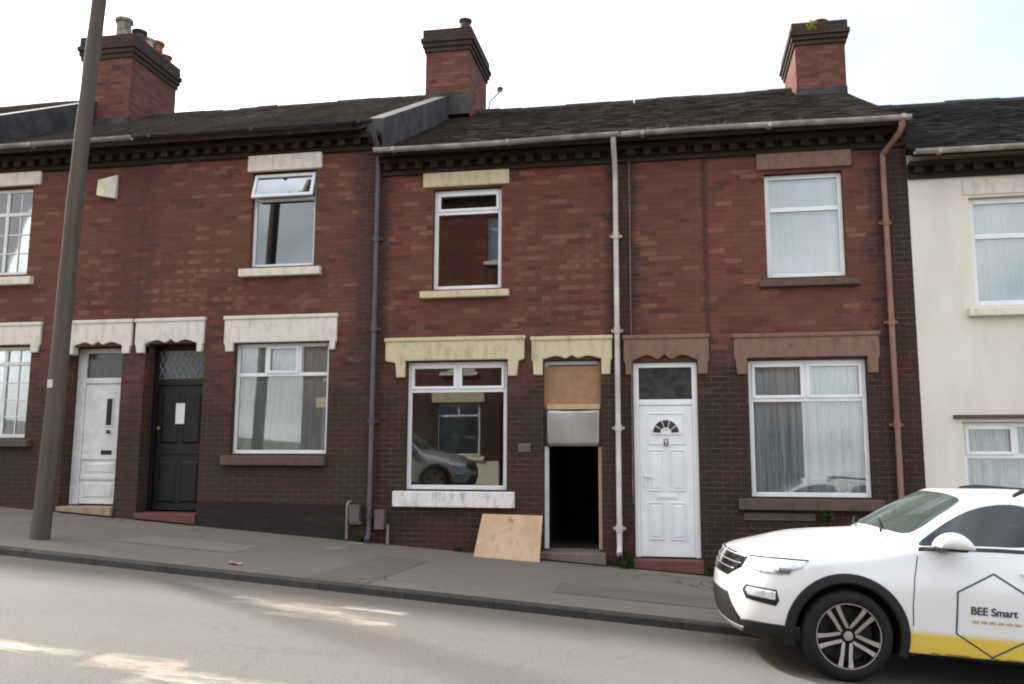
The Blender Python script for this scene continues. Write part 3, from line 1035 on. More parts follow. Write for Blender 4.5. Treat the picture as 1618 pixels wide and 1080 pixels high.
def coping(h, xa, xb, zlow):
    """rendered gable upstand beside a lower roof"""
    b = MB()
    n = 12
    for i in range(n):
        ya, yb = -.02 + 4.67 * i / n, -.02 + 4.67 * (i + 1) / n
        za, zb = h.roof_at(ya) + .055, h.roof_at(yb) + .055
        if i == n - 1:
            zb = za + .16
        la, lb = za - zlow, zb - zlow
        if i == n - 1:
            lb = la
        b.hexa([(xa, ya, la), (xb, ya, la), (xb, yb, lb), (xa, yb, lb), (xa, ya, za), (xb, ya, za), (xb, yb, zb), (xa, yb, zb)])
    b.box(xa - .02, xb + .02, 4.16, 5.6, h.roof_at(4.4) - .3, h.roof_at(4.4) + .125)
    return h.p('gable_coping', b, 'lead', bevel=.01)


coping(HZ, -12.335, -12.0, .56)

# --- A: leaded windows, white door
A = House('brick_house', -12.02, -8.23, 6.42, 8.93, 'brickA', 'tileA',
          'red brick house behind the wooden pole with white small paned windows and narrow white door')
A.roof()
gb_ = lambda c: (max(2, round((c[1] - c[0]) / .2)), max(1, round((c[3] - c[2]) / .34)))
A.window(-11.27, -10.24, 4.42, 5.88, transom=5.45, mull=(-10.755,), bars=lambda c: (2, 3 if c[3] - c[2] > .6 else 1), mat='oldwhite', fw=.06,
         lintel=((-11.38, -10.09, 5.90, 6.135, 'whitestone'), {}), sill=((-11.40, -10.10, 4.24, 4.39, 'whitestone'), {}))
A.window(-11.55, -10.04, 1.80, 3.26, transom=2.98, mull=(-11.05, -10.55), bars=lambda c: (2, 4 if c[3] - c[2] > .6 else 1), mat='oldwhite', fw=.06,
         curtain=('net', 'net'), curt_y=.1,
         lintel=((-11.72, -9.87, 3.27, 3.625, 'whitestone'), dict(ears=(-11.55, -10.04), drop=.13)), sill=((-11.7, -9.92, 1.66, 1.79, 'brownsill'), {}))
# door A
A.hole(-9.36, -8.43, .60, 3.22, .30)
d = MB(); y = .22
d.box(-9.35, -9.20, y, y + .08, .78, 3.215); d.box(-8.53, -8.435, y, y + .08, .78, 3.215)
d.box(-9.20, -8.53, y, y + .08, 3.14, 3.215); d.box(-9.20, -8.53, y, y + .08, 2.66, 2.75)
fA = A.p('door_frame', d, 'oldwhite', bevel=.006)
A.lintel(-9.43, -8.275, 3.225, 3.63, 'whitestone', fA, ears=(-9.27, -8.43), drop=.13, scallop=.06)
q = MB(); q.box(-9.205, -8.525, y + .035, y + .045, 2.745, 3.145); A.p('pane', q, 'glassdark', fA)
q = MB(); q.hexa([(-9.36, -.06, zg(-9.36) + .02), (-8.43, -.06, zg(-8.43) + .02), (-8.43, .30, zg(-8.43) + .02), (-9.36, .30, zg(-9.36) + .02),
                  (-9.36, -.06, .755), (-8.43, -.06, .755), (-8.43, .30, .765), (-9.36, .30, .765)])
A.p('step', q, 'buffstep', fA, bevel=.012)
q = MB(); yl = y + .025
q.box(-9.195, -8.535, yl, yl + .045, .79, 2.655)
q.box(-9.185, -8.545, yl - .022, yl, 1.47, 1.53); q.box(-9.185, -8.545, yl - .022, yl, 1.16, 1.22)
raised_panel(q, -9.12, -8.61, .88, 1.12, yl, .012); raised_panel(q, -9.12, -8.61, 1.26, 1.43, yl, .010)
rect_mould(q, -8.83, -8.69, 1.98, 2.44, yl, .022, .014)
dA = A.p('door', q, 'oldwhite', bevel=.004)
dA['label'] = 'narrow old white door with ledges'
q = MB(); q.box(-8.81, -8.71, yl - .006, yl + .002, 2.0, 2.42); A.p('door_glass', q, 'blackpaint', dA)
q = MB(); q.box(-8.86, -8.68, yl - .014, yl + .001, 1.55, 1.615); q.box(-8.85, -8.69, yl - .020, yl - .014, 1.56, 1.60); A.p('letterbox', q, 'blackpaint', dA, bevel=.003)
q = MB(); q.lathe([(.001, -.06), (.028, -.055), (.03, -.03), (.014, -.02), (.014, .002)], (-8.74, yl, 1.90), 'y', 14); A.p('door_knob', q, 'dkmetal', dA, smooth=True)
A.shell()
A.cornice(6.12, 6.36)
A.gutter(6.44, 'pinkwhite')
# alarm box
q = MB()
q.hexa([(-9.02, -.10, 5.64), (-8.85, -.12, 5.60), (-8.85, .0, 5.60), (-9.02, 0, 5.64), (-9.02, -.08, 5.90), (-8.85, -.10, 5.92), (-8.85, 0, 5.92), (-9.02, 0, 5.90)])
q.hexa([(-8.848, -.125, 5.60), (-8.70, -.07, 5.58), (-8.70, .0, 5.58), (-8.848, 0, 5.60), (-8.848, -.105, 5.92), (-8.70, -.05, 5.98), (-8.70, 0, 5.98), (-8.848, 0, 5.92)], 1)
A.p('alarm_box', q, ['alarm', 'alarm pale'], bevel=.01)
A.chimney(-12.42, -11.24, 3.75, 5.45, 8.4, 9.98, 10.50,
          [(-11.66, 4.0, .50, .17, 'pot grey'), (-11.52, 4.36, .40, .15, 'pot dark'), (-11.50, 4.62, .34, .15, 'pot buff'), (-11.48, 4.95, .42, .16, 'pot red'), (-11.46, 5.25, .22, .16, 'pot red')])

# --- B: black door, wide white lintels
B = House('brick_house', -8.23, -4.30, 6.42, 8.93, 'brickB', 'tileA',
          'red brick house with black front door, white lintels and a tilted open top light')
B.roof(xb=-4.56)
B.window(-6.39, -5.345, 4.39, 5.885, transom=5.46, open_top=.30, fw=.05, curtain=None,
         lintel=((-6.46, -5.25, 5.89, 6.145, 'whitestone'), dict(y=-.06)), sill=((-6.52, -5.21, 4.23, 4.37, 'whitestone'), {}))
B.window(-6.56, -5.045, 1.56, 3.22, transom=2.745, fanmull=(-6.07, -5.54), casements=((-6.05, -5.56, 2.77, 3.16),), fw=.055,
         curtain=('blind', 'blind'),
         lintel=((-6.725, -4.925, 3.22, 3.63, 'whitestone'), dict(ears=(-6.57, -5.035), drop=.13)), sill=((-6.67, -5.04, 1.39, 1.55, 'brownsill'), {}))
B.hole(-8.045, -7.05, .52, 3.24, .34)
d = MB(); y = .26
d.box(-8.04, -7.97, y, y + .08, .70, 3.235); d.box(-7.13, -7.055, y, y + .08, .70, 3.235)
d.box(-7.97, -7.13, y, y + .08, 3.17, 3.235); d.box(-7.97, -7.13, y, y + .08, 2.62, 2.72)
fB = B.p('door_frame', d, 'blackpaint', bevel=.006)
B.lintel(-8.215, -7.06, 3.235, 3.63, 'whitestone', fB, ears=(-8.045, -7.17), drop=.14, scallop=.06)
q = MB(); q.box(-7.975, -7.125, y + .035, y + .045, 2.715, 3.175); A_ = B.p('pane', q, 'glassdark', fB)
q = MB()      # diamond leading
zc0, zc1, xc0, xc1 = 2.722, 3.168, -7.968, -7.132


def clip_diag(x, z, s):
    pts = []
    t = -2.0
    seg = []
    for k in range(401):
        t = -1 + 2 * k / 400
        xx, zz = x + t, z + s * 1.7 * t
        if xc0 <= xx <= xc1 and zc0 <= zz <= zc1:
            seg.append((xx, zz))
    return (seg[0], seg[-1]) if len(seg) > 4 else None


for k in range(-12, 13):
    for s in (-1, 1):
        e = clip_diag(-7.55 + k * .105, 2.945, s)
        if e:
            q.tube([(e[0][0], y + .030, e[0][1]), (e[1][0], y + .030, e[1][1])], .0055, 5)
B.p('leaded_lattice', q, 'leadcame', fB)
q = MB(); q.hexa([(-8.045, -.05, zg(-8.04) + .02), (-7.05, -.05, zg(-7.05) + .02), (-7.05, .34, zg(-7.05) + .02), (-8.045, .34, zg(-8.04) + .02),
                  (-8.045, -.05, .675), (-7.05, -.05, .675), (-7.05, .34, .685), (-8.045, .34, .685)])
B.p('step', q, 'redstep', fB, bevel=.012)
q = MB(); yl = y + .03
q.box(-7.965, -7.135, yl, yl + .045, .71, 2.615)
for (a, b_, c, e) in ((-7.88, -7.58, 1.72, 2.50), (-7.52, -7.22, 1.72, 2.50), (-7.88, -7.58, .82, 1.45), (-7.52, -7.22, .82, 1.45)):
    raised_panel(q, a, b_, c, e, yl, .016)
q.box(-7.93, -7.17, yl - .018, yl, 1.555, 1.60)
dB = B.p('door', q, 'blackpaint', bevel=.004)
q = MB(); q.box(-7.64, -7.49, yl - .021, yl - .017, 2.02, 2.34); n_ = B.p('notice', q, 'paper', dB)
n_['label'] = 'white paper notice on the black door'
q = MB(); q.lathe([(.001, -.07), (.03, -.062), (.034, -.035), (.016, -.02), (.016, .002)], (-7.90, yl, 1.95), 'y', 14)
B.p('door_knob', q, 'brass', dB, smooth=True)
B.shell()
q = MB()
q.hexa([(-7.04, -.014, zg(-7.04) - .05), (-4.68, -.014, zg(-4.68) - .05), (-4.68, .01, zg(-4.68) - .05), (-7.04, .01, zg(-7.04) - .05),
        (-7.04, -.014, .86), (-4.68, -.014, .83), (-4.68, .01, .84), (-7.04, .01, .87)])
B.p('plinth', q, 'plinth')
B.cornice(6.13, 6.36)
B.gutter(6.44, 'blackgut')
B.downpipe(-4.33, .33, 6.42, 'pipe grey', .036)
coping(B, -4.56, -4.285, .56)
B.chimney(-4.755, -3.87, 3.75, 5.35, 8.2, 9.52, 9.98, [(-4.02, 4.0, .30, .12, 'pot dark'), (-4.5, 4.7, .12, .13, 'pot dark')])
q = MB(); q.box(-4.60, -4.46, -.14, 0, .60, .84); q.box(-4.605, -4.455, -.155, -.14, .595, .845)
q.box(-4.60, -4.46, -.12, 0, .57, .599, 1)
B.p('meter_box', q, ['meter', 'buffstep'], bevel=.006)
q = MB(); q.tube([(-4.67, -.05, .36), (-4.67, -.05, .84), (-4.66, -.04, .87), (-4.64, .02, .88)], .022, 10); B.p('gas_pipe', q, 'pinkpipe', smooth=True)

# --- C: empty house with boarded doorway
C = House('brick_house', -4.30, -0.70, 5.98, 8.50, 'brickC', 'tileC',
          'red brick house with buff lintels, bare dark windows and a half boarded open doorway')
C.roof()
C.window(-3.49, -2.455, 3.945, 5.46, transom=5.115, casements=((-3.4, -2.5, 5.15, 5.4),), fw=.06,
         lintel=((-3.64, -2.34, 5.485, 5.735, 'buffstone'), dict(y=-.05)), sill=((-3.65, -2.33, 3.81, 3.93, 'buffstone'), {}))
C.window(-3.845, -2.36, 1.06, 2.89, transom=2.475, fanmull=(-3.10,), casements=((-3.8, -3.15, 2.5, 2.85), (-3.05, -2.4, 2.5, 2.85)), fw=.062, tilt=-.014,
         lintel=((-4.165, -2.11, 2.90, 3.235, 'buffstone'), dict(ears=(-3.86, -2.345), drop=.24)), sill=((-4.0, -2.24, .82, 1.055, 'whitesill'), dict(proj=.075)))
C.hole(-1.845, -1.03, .05, 2.88, .34)
d = MB(); y = .10
d.box(-1.84, -1.785, y, y + .10, .27, 2.875); d.box(-1.085, -1.035, y, y + .10, .27, 2.875, 1); d.box(-1.785, -1.085, y, y + .10, 2.82, 2.875)
fC = C.p('door_frame', d, ['oldwhite', 'batten'], bevel=.006)
fC['label'] = 'bare door frame, left jamb white and right jamb raw timber'
C.lintel(-2.005, -.87, 2.885, 3.21, 'buffstone', fC, ears=(-1.845, -1.02), drop=.22, scallop=.05)
q = MB(); q.box(-1.84, -1.04, y - .022, y - .003, 2.21, 2.80); q.box(-1.80, -1.05, y - .045, y - .0225, 2.19, 2.26, 1)
bd = C.p('boarding', q, ['ply old', 'batten']); bd['label'] = 'orange chipboard over the top of the doorway'
q = MB()
q.grid(lambda a, c: (-1.83 + .79 * a, y - .024 - .012 * math.sin(PI * a) * math.sin(PI * c) - .010 * math.sin(5 * a + 2 * c), 1.675 + .525 * c), 12, 8)
C.p('steel_sheet', q, 'steel', smooth=True, solid=.003)['label'] = 'dull steel sheet across the middle of the doorway'
q = MB(); q.hexa([(-1.90, -.10, zg(-1.9) + .01), (-.98, -.10, zg(-.98) + .01), (-.98, .34, zg(-.98) + .01), (-1.90, .34, zg(-1.9) + .01),
                  (-1.90, -.10, .235), (-.98, -.10, .235), (-.98, .34, .262), (-1.90, .34, .262)])
C.p('step', q, 'greystep', fC, bevel=.015)
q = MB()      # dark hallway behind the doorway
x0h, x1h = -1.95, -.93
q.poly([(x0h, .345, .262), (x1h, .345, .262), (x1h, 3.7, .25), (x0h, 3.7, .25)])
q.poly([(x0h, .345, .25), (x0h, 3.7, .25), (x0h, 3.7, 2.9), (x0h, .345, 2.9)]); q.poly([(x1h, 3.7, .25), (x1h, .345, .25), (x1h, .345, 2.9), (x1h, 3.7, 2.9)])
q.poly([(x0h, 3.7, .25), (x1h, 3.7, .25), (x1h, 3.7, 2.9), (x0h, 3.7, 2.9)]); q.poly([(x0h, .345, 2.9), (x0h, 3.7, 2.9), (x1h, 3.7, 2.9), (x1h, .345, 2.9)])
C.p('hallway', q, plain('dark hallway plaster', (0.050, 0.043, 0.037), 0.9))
C.shell()
C.cornice(5.70, 5.93)
C.gutter(5.985, 'pinkwhite', sag=-.012)
C.downpipe(-.795, .22, 5.96, 'pipe pale', .037)
q = MB(); q.box(-2.20, -2.02, -.012, 0, 1.59, 1.71)
for k in range(4):
    q.box(-2.19, -2.03, -.022, -.012, 1.60 + k * .027, 1.615 + k * .027)
C.p('air_vent', q, 'greystep', bevel=.003)
q = MB(); q.box(-4.225, -4.10, -.13, 0, .51, .775); q.box(-4.232, -4.093, -.145, -.13, .505, .78)
C.p('meter_box', q, 'meter', bevel=.006)
q = MB(); q.tube([(-4.06, -.05, .29), (-4.06, -.05, .52), (-4.07, -.04, .55), (-4.08, .02, .56)], .022, 10); C.p('gas_pipe', q, 'pinkpipe', smooth=True)
q = MB()       # aerial bracket on the ridge behind
q.tube([(-3.80, 5.0, 8.4), (-3.72, 5.0, 8.95), (-3.50, 5.0, 9.17)], .015, 6)
q.lathe([(.001, .03), (.045, .02), (.068, -.02), (.065, -.025), (.04, .01), (.001, .02)], (-3.50, 5.0, 9.20), 'y', 14)
C.p('satellite_dish', q, 'dish grey', smooth=True)

# --- D: white panelled door
D = House('brick_house', -0.70, 3.12, 5.98, 8.50, 'brickD', 'tileC',
          'sooty red brick house with brown stone lintels and a white panelled plastic door')
D.roof()
D.window(1.255, 2.29, 3.96, 5.425, transom=4.93, fw=.062, curtain=('blue net', 'sheet'),
         lintel=((1.155, 2.41, 5.475, 5.715, 'brownstone'), dict(y=-.05)), sill=((1.14, 2.43, 3.82, 3.93, 'brownsill'), {}))
D.window(.955, 2.478, 1.005, 2.835, transom=2.30, fanmull=(1.70,), casements=((1.0, 1.68, 2.33, 2.8), (1.73, 2.45, 2.33, 2.8)), fw=.06, curtain=('net', 'net'),
         lintel=((.775, 2.645, 2.855, 3.185, 'brownstone'), dict(ears=(.945, 2.488), drop=.22)), sill=((.78, 2.60, .84, 1.0, 'brownsill'), {}))
q = MB(); q.box(.84, 1.75, -.03, .02, .70, .80); D.p('ledge', q, 'brownsill', bevel=.01)
D.hole(-.595, .285, .02, 2.83, .16)
d = MB(); y = .05
d.box(-.591, -.515, y, y + .07, .19, 2.826); d.box(.205, .281, y, y + .07, .19, 2.826)
d.box(-.515, .205, y, y + .07, 2.755, 2.826); d.box(-.515, .205, y, y + .07, 2.235, 2.315)
fD = D.p('door_frame', d, 'upvc', bevel=.008)
D.lintel(-.715, .445, 2.84, 3.20, 'brownstone', fD, ears=(-.60, .29), drop=.19, scallop=.085)
q = MB(); q.box(-.52, .21, y + .03, y + .04, 2.31, 2.76); D.p('pane', q, 'glassdark', fD)
q = MB(); q.box(-.60, .29, .165, .175, 2.20, 2.85); D.p('backing', q, 'room', fD)
q = MB(); q.hexa([(-.62, -.07, zg(-.62) + .01), (.31, -.07, zg(.31) + .01), (.31, .16, zg(.31) + .01), (-.62, .16, zg(-.62) + .01), (-.62, -.07, .165), (.31, -.07, .165), (.31, .16, .185), (-.62, .16, .185)])
D.p('step', q, 'redstep', fD, bevel=.012)
q = MB(); yl = y + .012
q.box(-.512, .202, yl, yl + .05, .20, 2.23)
xm = -.155
for (a, b_, c, e) in ((-.40, xm - .045, 1.07, 1.63), (xm + .045, .09, 1.07, 1.63), (-.40, xm - .045, .42, .92), (xm + .045, .09, .42, .92)):
    rect_mould(q, a, b_, c, e, yl, .018, .012); raised_panel(q, a + .03, b_ - .03, c + .03, e - .03, yl, .010, .02)
rect_mould(q, -.40, .09, 1.70, 2.13, yl, .016, .010)
dD = D.p('door', q, 'upvc', bevel=.003)
q = MB()
for k in range(5):
    a0 = PI * k / 5 + .06; a1 = PI * (k + 1) / 5 - .06
    q.prism(arch(xm, 1.855, .075, .175, a0, a1, 6), yl - .008, yl + .001)
D.p('fanlight', q, 'glassdark', dD)
q = MB(); q.prism(arch(xm, 1.855, .176, .20, 0, PI, 14), yl - .016, yl + .001); q.prism(arch(xm, 1.855, .052, .074, 0, PI, 12), yl - .016, yl + .001)
q.box(xm - .20, xm + .20, yl - .016, yl + .001, 1.835, 1.853)
D.p('fanlight_trim', q, 'upvc', dD)
q = MB(); q.lathe([(.03, -.012), (.034, -.006), (.034, .001)], (xm, yl, 1.745), 'y', 14); q.tube([(xm - .022, yl - .02, 1.74), (xm - .02, yl - .024, 1.69), (xm, yl - .024, 1.672), (xm + .02, yl - .024, 1.69), (xm + .022, yl - .02, 1.74)], .007, 8)
D.p('door_knocker', q, 'dkmetal', dD, smooth=True)
q = MB(); q.box(xm - .14, xm + .14, yl - .010, yl + .001, .965, 1.025); q.box(xm - .115, xm + .115, yl - .016, yl - .010, .978, 1.012); D.p('letterbox', q, 'upvc', dD, bevel=.003)
q = MB(); q.box(-.47, -.435, yl - .014, yl + .001, 1.12, 1.34); q.box(-.46, -.34, yl - .05, yl - .032, 1.255, 1.277); q.box(-.46, -.44, yl - .045, yl - .010, 1.255, 1.277); D.p('door_handle', q, 'upvc', dD, bevel=.004)
D.shell()
D.cornice(5.70, 5.93)
D.gutter(5.99, 'pinkwhite', sag=.010)
D.downpipe(2.80, .25, 5.99, 'pipe brown', .038, swan=(3.0, 5.97))
q = MB(); q.tube([(-.61, -.02, .9), (-.605, -.02, 3.0), (-.60, -.02, 5.72)], .011, 8); D.p('cable_pipe', q, 'copper', smooth=True)
D.chimney(2.27, 3.14, 3.75, 5.35, 7.8, 9.06, 9.48, [(2.78, 4.05, .16, .13, 'pot red')])

# --- E: cream rendered house
E_ = House('rendered_house', 3.12, 7.3, 5.52, 8.04, 'cream', 'tileE', 'cream rendered house with white windows at the right edge of the street')
E_.roof()
E_.window(3.86, 5.0, 3.50, 4.955, transom=4.44, fw=.07, curtain=('blue net', 'sheet'), mat='upvc',
          lintel=((3.80, 5.1, 4.985, 5.195, 'whitestone'), dict(y=-.02)), sill=((3.76, 5.08, 3.35, 3.475, 'whitestone'), dict(proj=.10)))
E_.window(3.60, 5.15, .62, 1.985, transom=1.55, fanmull=(4.25,), casements=((3.65, 4.22, 1.58, 1.95),), fw=.06, curtain=('net', 'net'),
          sill=((3.52, 5.22, .50, .61, 'whitestone'), {}))
q = MB(); q.box(3.50, 5.25, -.05, .01, 2.03, 2.075); E_.p('drip_moulding', q, 'brownsill', bevel=.008)
E_.hole(5.75, 6.65, -.3, 2.15, .15)
d = MB(); d.box(5.754, 5.82, .06, .13, -.3, 2.146); d.box(6.58, 6.646, .06, .13, -.3, 2.146); d.box(5.82, 6.58, .06, .13, 2.08, 2.146)
q2 = E_.p('door_frame', d, 'upvc', bevel=.006)
q = MB(); q.box(5.82, 6.58, .08, .125, -.3, 2.08); raised_panel(q, 5.92, 6.48, .9, 1.9, .08); raised_panel(q, 5.92, 6.48, -.15, .75, .08); E_.p('door', q, 'upvc')
E_.shell()
E_.cornice(5.24, 5.45)
E_.gutter(5.50, 'pinkwhite')
q = MB(); q.lathe([(.10, -.1), (.10, .22), (.12, .24), (.12, .30), (.02, .33)], (6.35, 4.0, 7.72), 'z', 14)
q.box(6.2, 6.9, 3.9, 4.25, 7.6, 7.8)
E_.p('roof_vent', q, 'whitestone', smooth=True)

# --- houses across the street, met only as reflections in the panes
for i, (xa, xb, lab, pl) in enumerate(((-12.0, -8.1, 'brick house across the street, farthest uphill, mirrored in the left windows', False),
                                       (-8.1, -4.2, 'tall house across the street with pale painted base, mirrored in the bare ground floor window', True),
                                       (-4.2, -0.3, 'brick house across the street mirrored in the panes beside the pale downpipe', False),
                                       (-0.3, 3.6, 'brick house across the street, farthest downhill, mirrored in the right hand windows', False))):
    xm_ = (xa + xb) / 2
    eh = 4.4 if pl else 0
    h = House('brick_house', -1.95, 1.95, 5.3 + eh, 7.7 + eh, 'brickC' if i % 2 else 'brickD', 'tileC', lab, 'houses across the street', place=((xm_, -14.6, zg(xm_)), PI), zbase=-.6)
    h.b = (0, 0, 0)
    h.roof()
    h.window(-.1, 1.3, .85, 2.5, transom=2.1, fanmull=(.6,), curtain=('net', 'net'), lintel=((-.25, 1.45, 2.52, 2.85, 'buffstone'), {}), sill=((-.25, 1.45, .7, .84, 'whitestone'), {}))
    h.window(.1, 1.1, 3.5, 4.8, transom=4.45, curtain=('net', 'net') if i % 2 else None, lintel=((0, 1.2, 4.82, 5.05, 'buffstone'), {}), sill=((0, 1.2, 3.36, 3.49, 'whitestone'), {}))
    h.hole(-1.6, -.75, .05, 2.5, .2)
    q = MB(); q.box(-1.6, -.75, .12, .17, .05, 2.5); raised_panel(q, -1.5, -1.2, .3, 1.1, .12); raised_panel(q, -1.1, -.85, .3, 1.1, .12); raised_panel(q, -1.5, -.85, 1.3, 1.9, .12)
    h.p('door', q, 'blackpaint' if i % 2 else 'oldwhite')
    h.cornice(5.03 + eh, 5.24 + eh)
    h.gutter(5.3 + eh, 'blackgut')
    if pl:
        h.window(-1.15, -.28, 7.45, 8.9, transom=8.5, curtain=('net', 'net'), sill=((-1.25, -.18, 7.31, 7.44, 'whitestone'), {}))
    h.shell(depth=9.0)
    if pl:
        q = MB(); q.box(-.7, 1.93, -.03, .0, -.2, .69); h.p('plinth', q, 'cream')

# ------------------------------------------------------------------ the white car
def carpaint(name, col, rough=0.28, metal=0.0):
    t = NT(name)
    n = t.noise(t.obj(), 1.5, 2)
    c = t.mix(t.smooth(n, 0.3, 0.7), tuple(x * .97 for x in col), col)
    t.bsdf(c, rough, metal, 0.5, None, 0.8)
    return t.m


M['white paint'] = carpaint('white car paint', (0.80, 0.80, 0.79))
M['silver paint'] = carpaint('silver car paint', (0.42, 0.43, 0.44), 0.35, 0.6)
M['trim'] = plain('black plastic trim', (0.008, 0.0083, 0.009), 0.65, var=0.1)
M['gloss black'] = plain('gloss black trim', (0.010, 0.010, 0.011), 0.15, var=0.05, spec=0.5)
M['tyre'] = plain('tyre rubber', (0.007, 0.0068, 0.0068), 0.8, var=0.2, scale=12)
M['alloy'] = plain('machined alloy', (0.42, 0.37, 0.37), 0.35, 0.75, var=0.08)
M['alloy dark'] = plain('dark alloy', (0.016, 0.015, 0.015), 0.45, 0.3, var=0.1)
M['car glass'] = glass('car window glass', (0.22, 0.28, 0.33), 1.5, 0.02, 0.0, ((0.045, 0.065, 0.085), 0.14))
M['screen glass'] = glass('windscreen glass', (0.28, 0.38, 0.34), 1.5, 0.12, 0.0, ((0.15, 0.20, 0.185), 0.32))  # last pair paints the grey-green reflection as a diffuse layer
M['lamp glass'] = plain('clear headlamp', (0.74, 0.76, 0.78), 0.12, 0.35, var=0.15, scale=14, coat=1.0)
M['lamp dark'] = plain('lamp reflector', (0.20, 0.21, 0.22), 0.25, 0.5, var=0.2)
M['red lamp'] = plain('red tail lamp', (0.25, 0.012, 0.012), 0.15, var=0.1, coat=1.0)
def fadestripe():
    t = NT('yellow vinyl stripe')
    sp = t.n('ShaderNodeSeparateXYZ'); t.link(t.obj(), sp.inputs[0])
    c = t.mix(t.smooth(sp.outputs[2], .445, .375), (0.80, 0.80, 0.79), (0.74, 0.53, 0.06))
    t.bsdf(c, 0.35, 0, 0.5, None, 0.5)
    return t.m


M['yellow'] = fadestripe()
M['plate yellow'] = plain('yellow plate', (0.65, 0.48, 0.06), 0.4)
M['decal'] = plain('dark vinyl lettering', (0.040, 0.052, 0.060), 0.5, var=0.1)
M['tan decal'] = plain('tan vinyl lettering', (0.50, 0.40, 0.22), 0.5, var=0.1)
M['seat'] = plain('dark seat fabric', (0.030, 0.031, 0.035), 0.8, var=0.2)
M['silver trim'] = plain('satin silver trim', (0.50, 0.50, 0.51), 0.35, 0.6)
WB = 2.60
ST = [
    # nine points from bottom centre, round the flank, to top centre
    [(-.74, 0, .22), (-.73, .48, .22), (-.79, .52, .29), (-.83, .54, .43), (-.835, .54, .60), (-.80, .53, .74), (-.765, .52, .835), (-.70, .46, .868), (-.70, 0, .885)],
    [(-.60, 0, .20), (-.60, .64, .20), (-.665, .71, .28), (-.70, .745, .43), (-.70, .75, .61), (-.665, .735, .75), (-.635, .71, .855), (-.58, .50, .915), (-.58, 0, .935)],
    [(-.46, 0, .19), (-.46, .72, .19), (-.50, .82, .265), (-.52, .855, .43), (-.51, .86, .63), (-.47, .84, .78), (-.43, .785, .895), (-.40, .50, .965), (-.40, 0, .985)],
    [(-.2, 0, .19), (-.2, .76, .19), (-.2, .87, .255), (-.2, .90, .45), (-.2, .905, .69), (-.2, .88, .845), (-.2, .815, .955), (-.2, .50, 1.035), (-.2, 0, 1.055)],
    [(.2, 0, .19), (.2, .76, .19), (.2, .875, .25), (.2, .90, .45), (.2, .91, .71), (.2, .88, .905), (.2, .80, 1.005), (.18, .50, 1.075), (.14, 0, 1.095)],
    [(.5, 0, .19), (.5, .76, .19), (.5, .87, .245), (.5, .89, .45), (.5, .905, .73), (.48, .865, 1.005), (.47, .775, 1.055), (.36, .45, 1.10), (.29, 0, 1.115)],
    [(.78, 0, .19), (.78, .76, .19), (.78, .865, .24), (.78, .885, .45), (.78, .905, .74), (.78, .86, 1.03), (.74, .685, 1.26), (.66, .42, 1.315), (.61, 0, 1.335)],
    [(1.08, 0, .19), (1.08, .76, .19), (1.08, .865, .24), (1.08, .88, .45), (1.08, .905, .75), (1.08, .855, 1.042), (1.03, .605, 1.425), (.96, .38, 1.478), (.92, 0, 1.492)],
    [(1.52, 0, .19), (1.52, .76, .19), (1.52, .865, .24), (1.52, .88, .45), (1.52, .905, .76), (1.53, .85, 1.045), (1.56, .585, 1.48), (1.50, .37, 1.522), (1.48, 0, 1.532)],
    [(1.62, 0, .19), (1.62, .76, .19), (1.62, .865, .24), (1.62, .88, .45), (1.62, .905, .76), (1.63, .85, 1.048), (1.65, .583, 1.482), (1.62, .37, 1.525), (1.60, 0, 1.535)],
    [(2.1, 0, .19), (2.1, .76, .19), (2.1, .87, .245), (2.1, .885, .46), (2.1, .91, .77), (2.1, .845, 1.065), (2.1, .575, 1.478), (2.1, .37, 1.52), (2.1, 0, 1.53)],
    [(2.6, 0, .20), (2.6, .76, .20), (2.6, .87, .26), (2.6, .895, .48), (2.6, .915, .78), (2.6, .84, 1.09), (2.6, .565, 1.445), (2.6, .36, 1.485), (2.6, 0, 1.495)],
    [(3.0, 0, .23), (3.0, .74, .23), (3.0, .84, .30), (3.02, .875, .50), (3.02, .88, .80), (2.98, .80, 1.12), (2.96, .58, 1.385), (3.0, .36, 1.435), (3.0, 0, 1.445)],
    [(3.26, 0, .28), (3.26, .66, .28), (3.30, .77, .36), (3.36, .80, .52), (3.37, .81, .80), (3.27, .76, 1.08), (3.22, .62, 1.16), (3.24, .40, 1.17), (3.25, 0, 1.175)],
]
GL_SIDE = [(5, 6), (6, 7), (7, 8), (9, 10), (10, 11)]


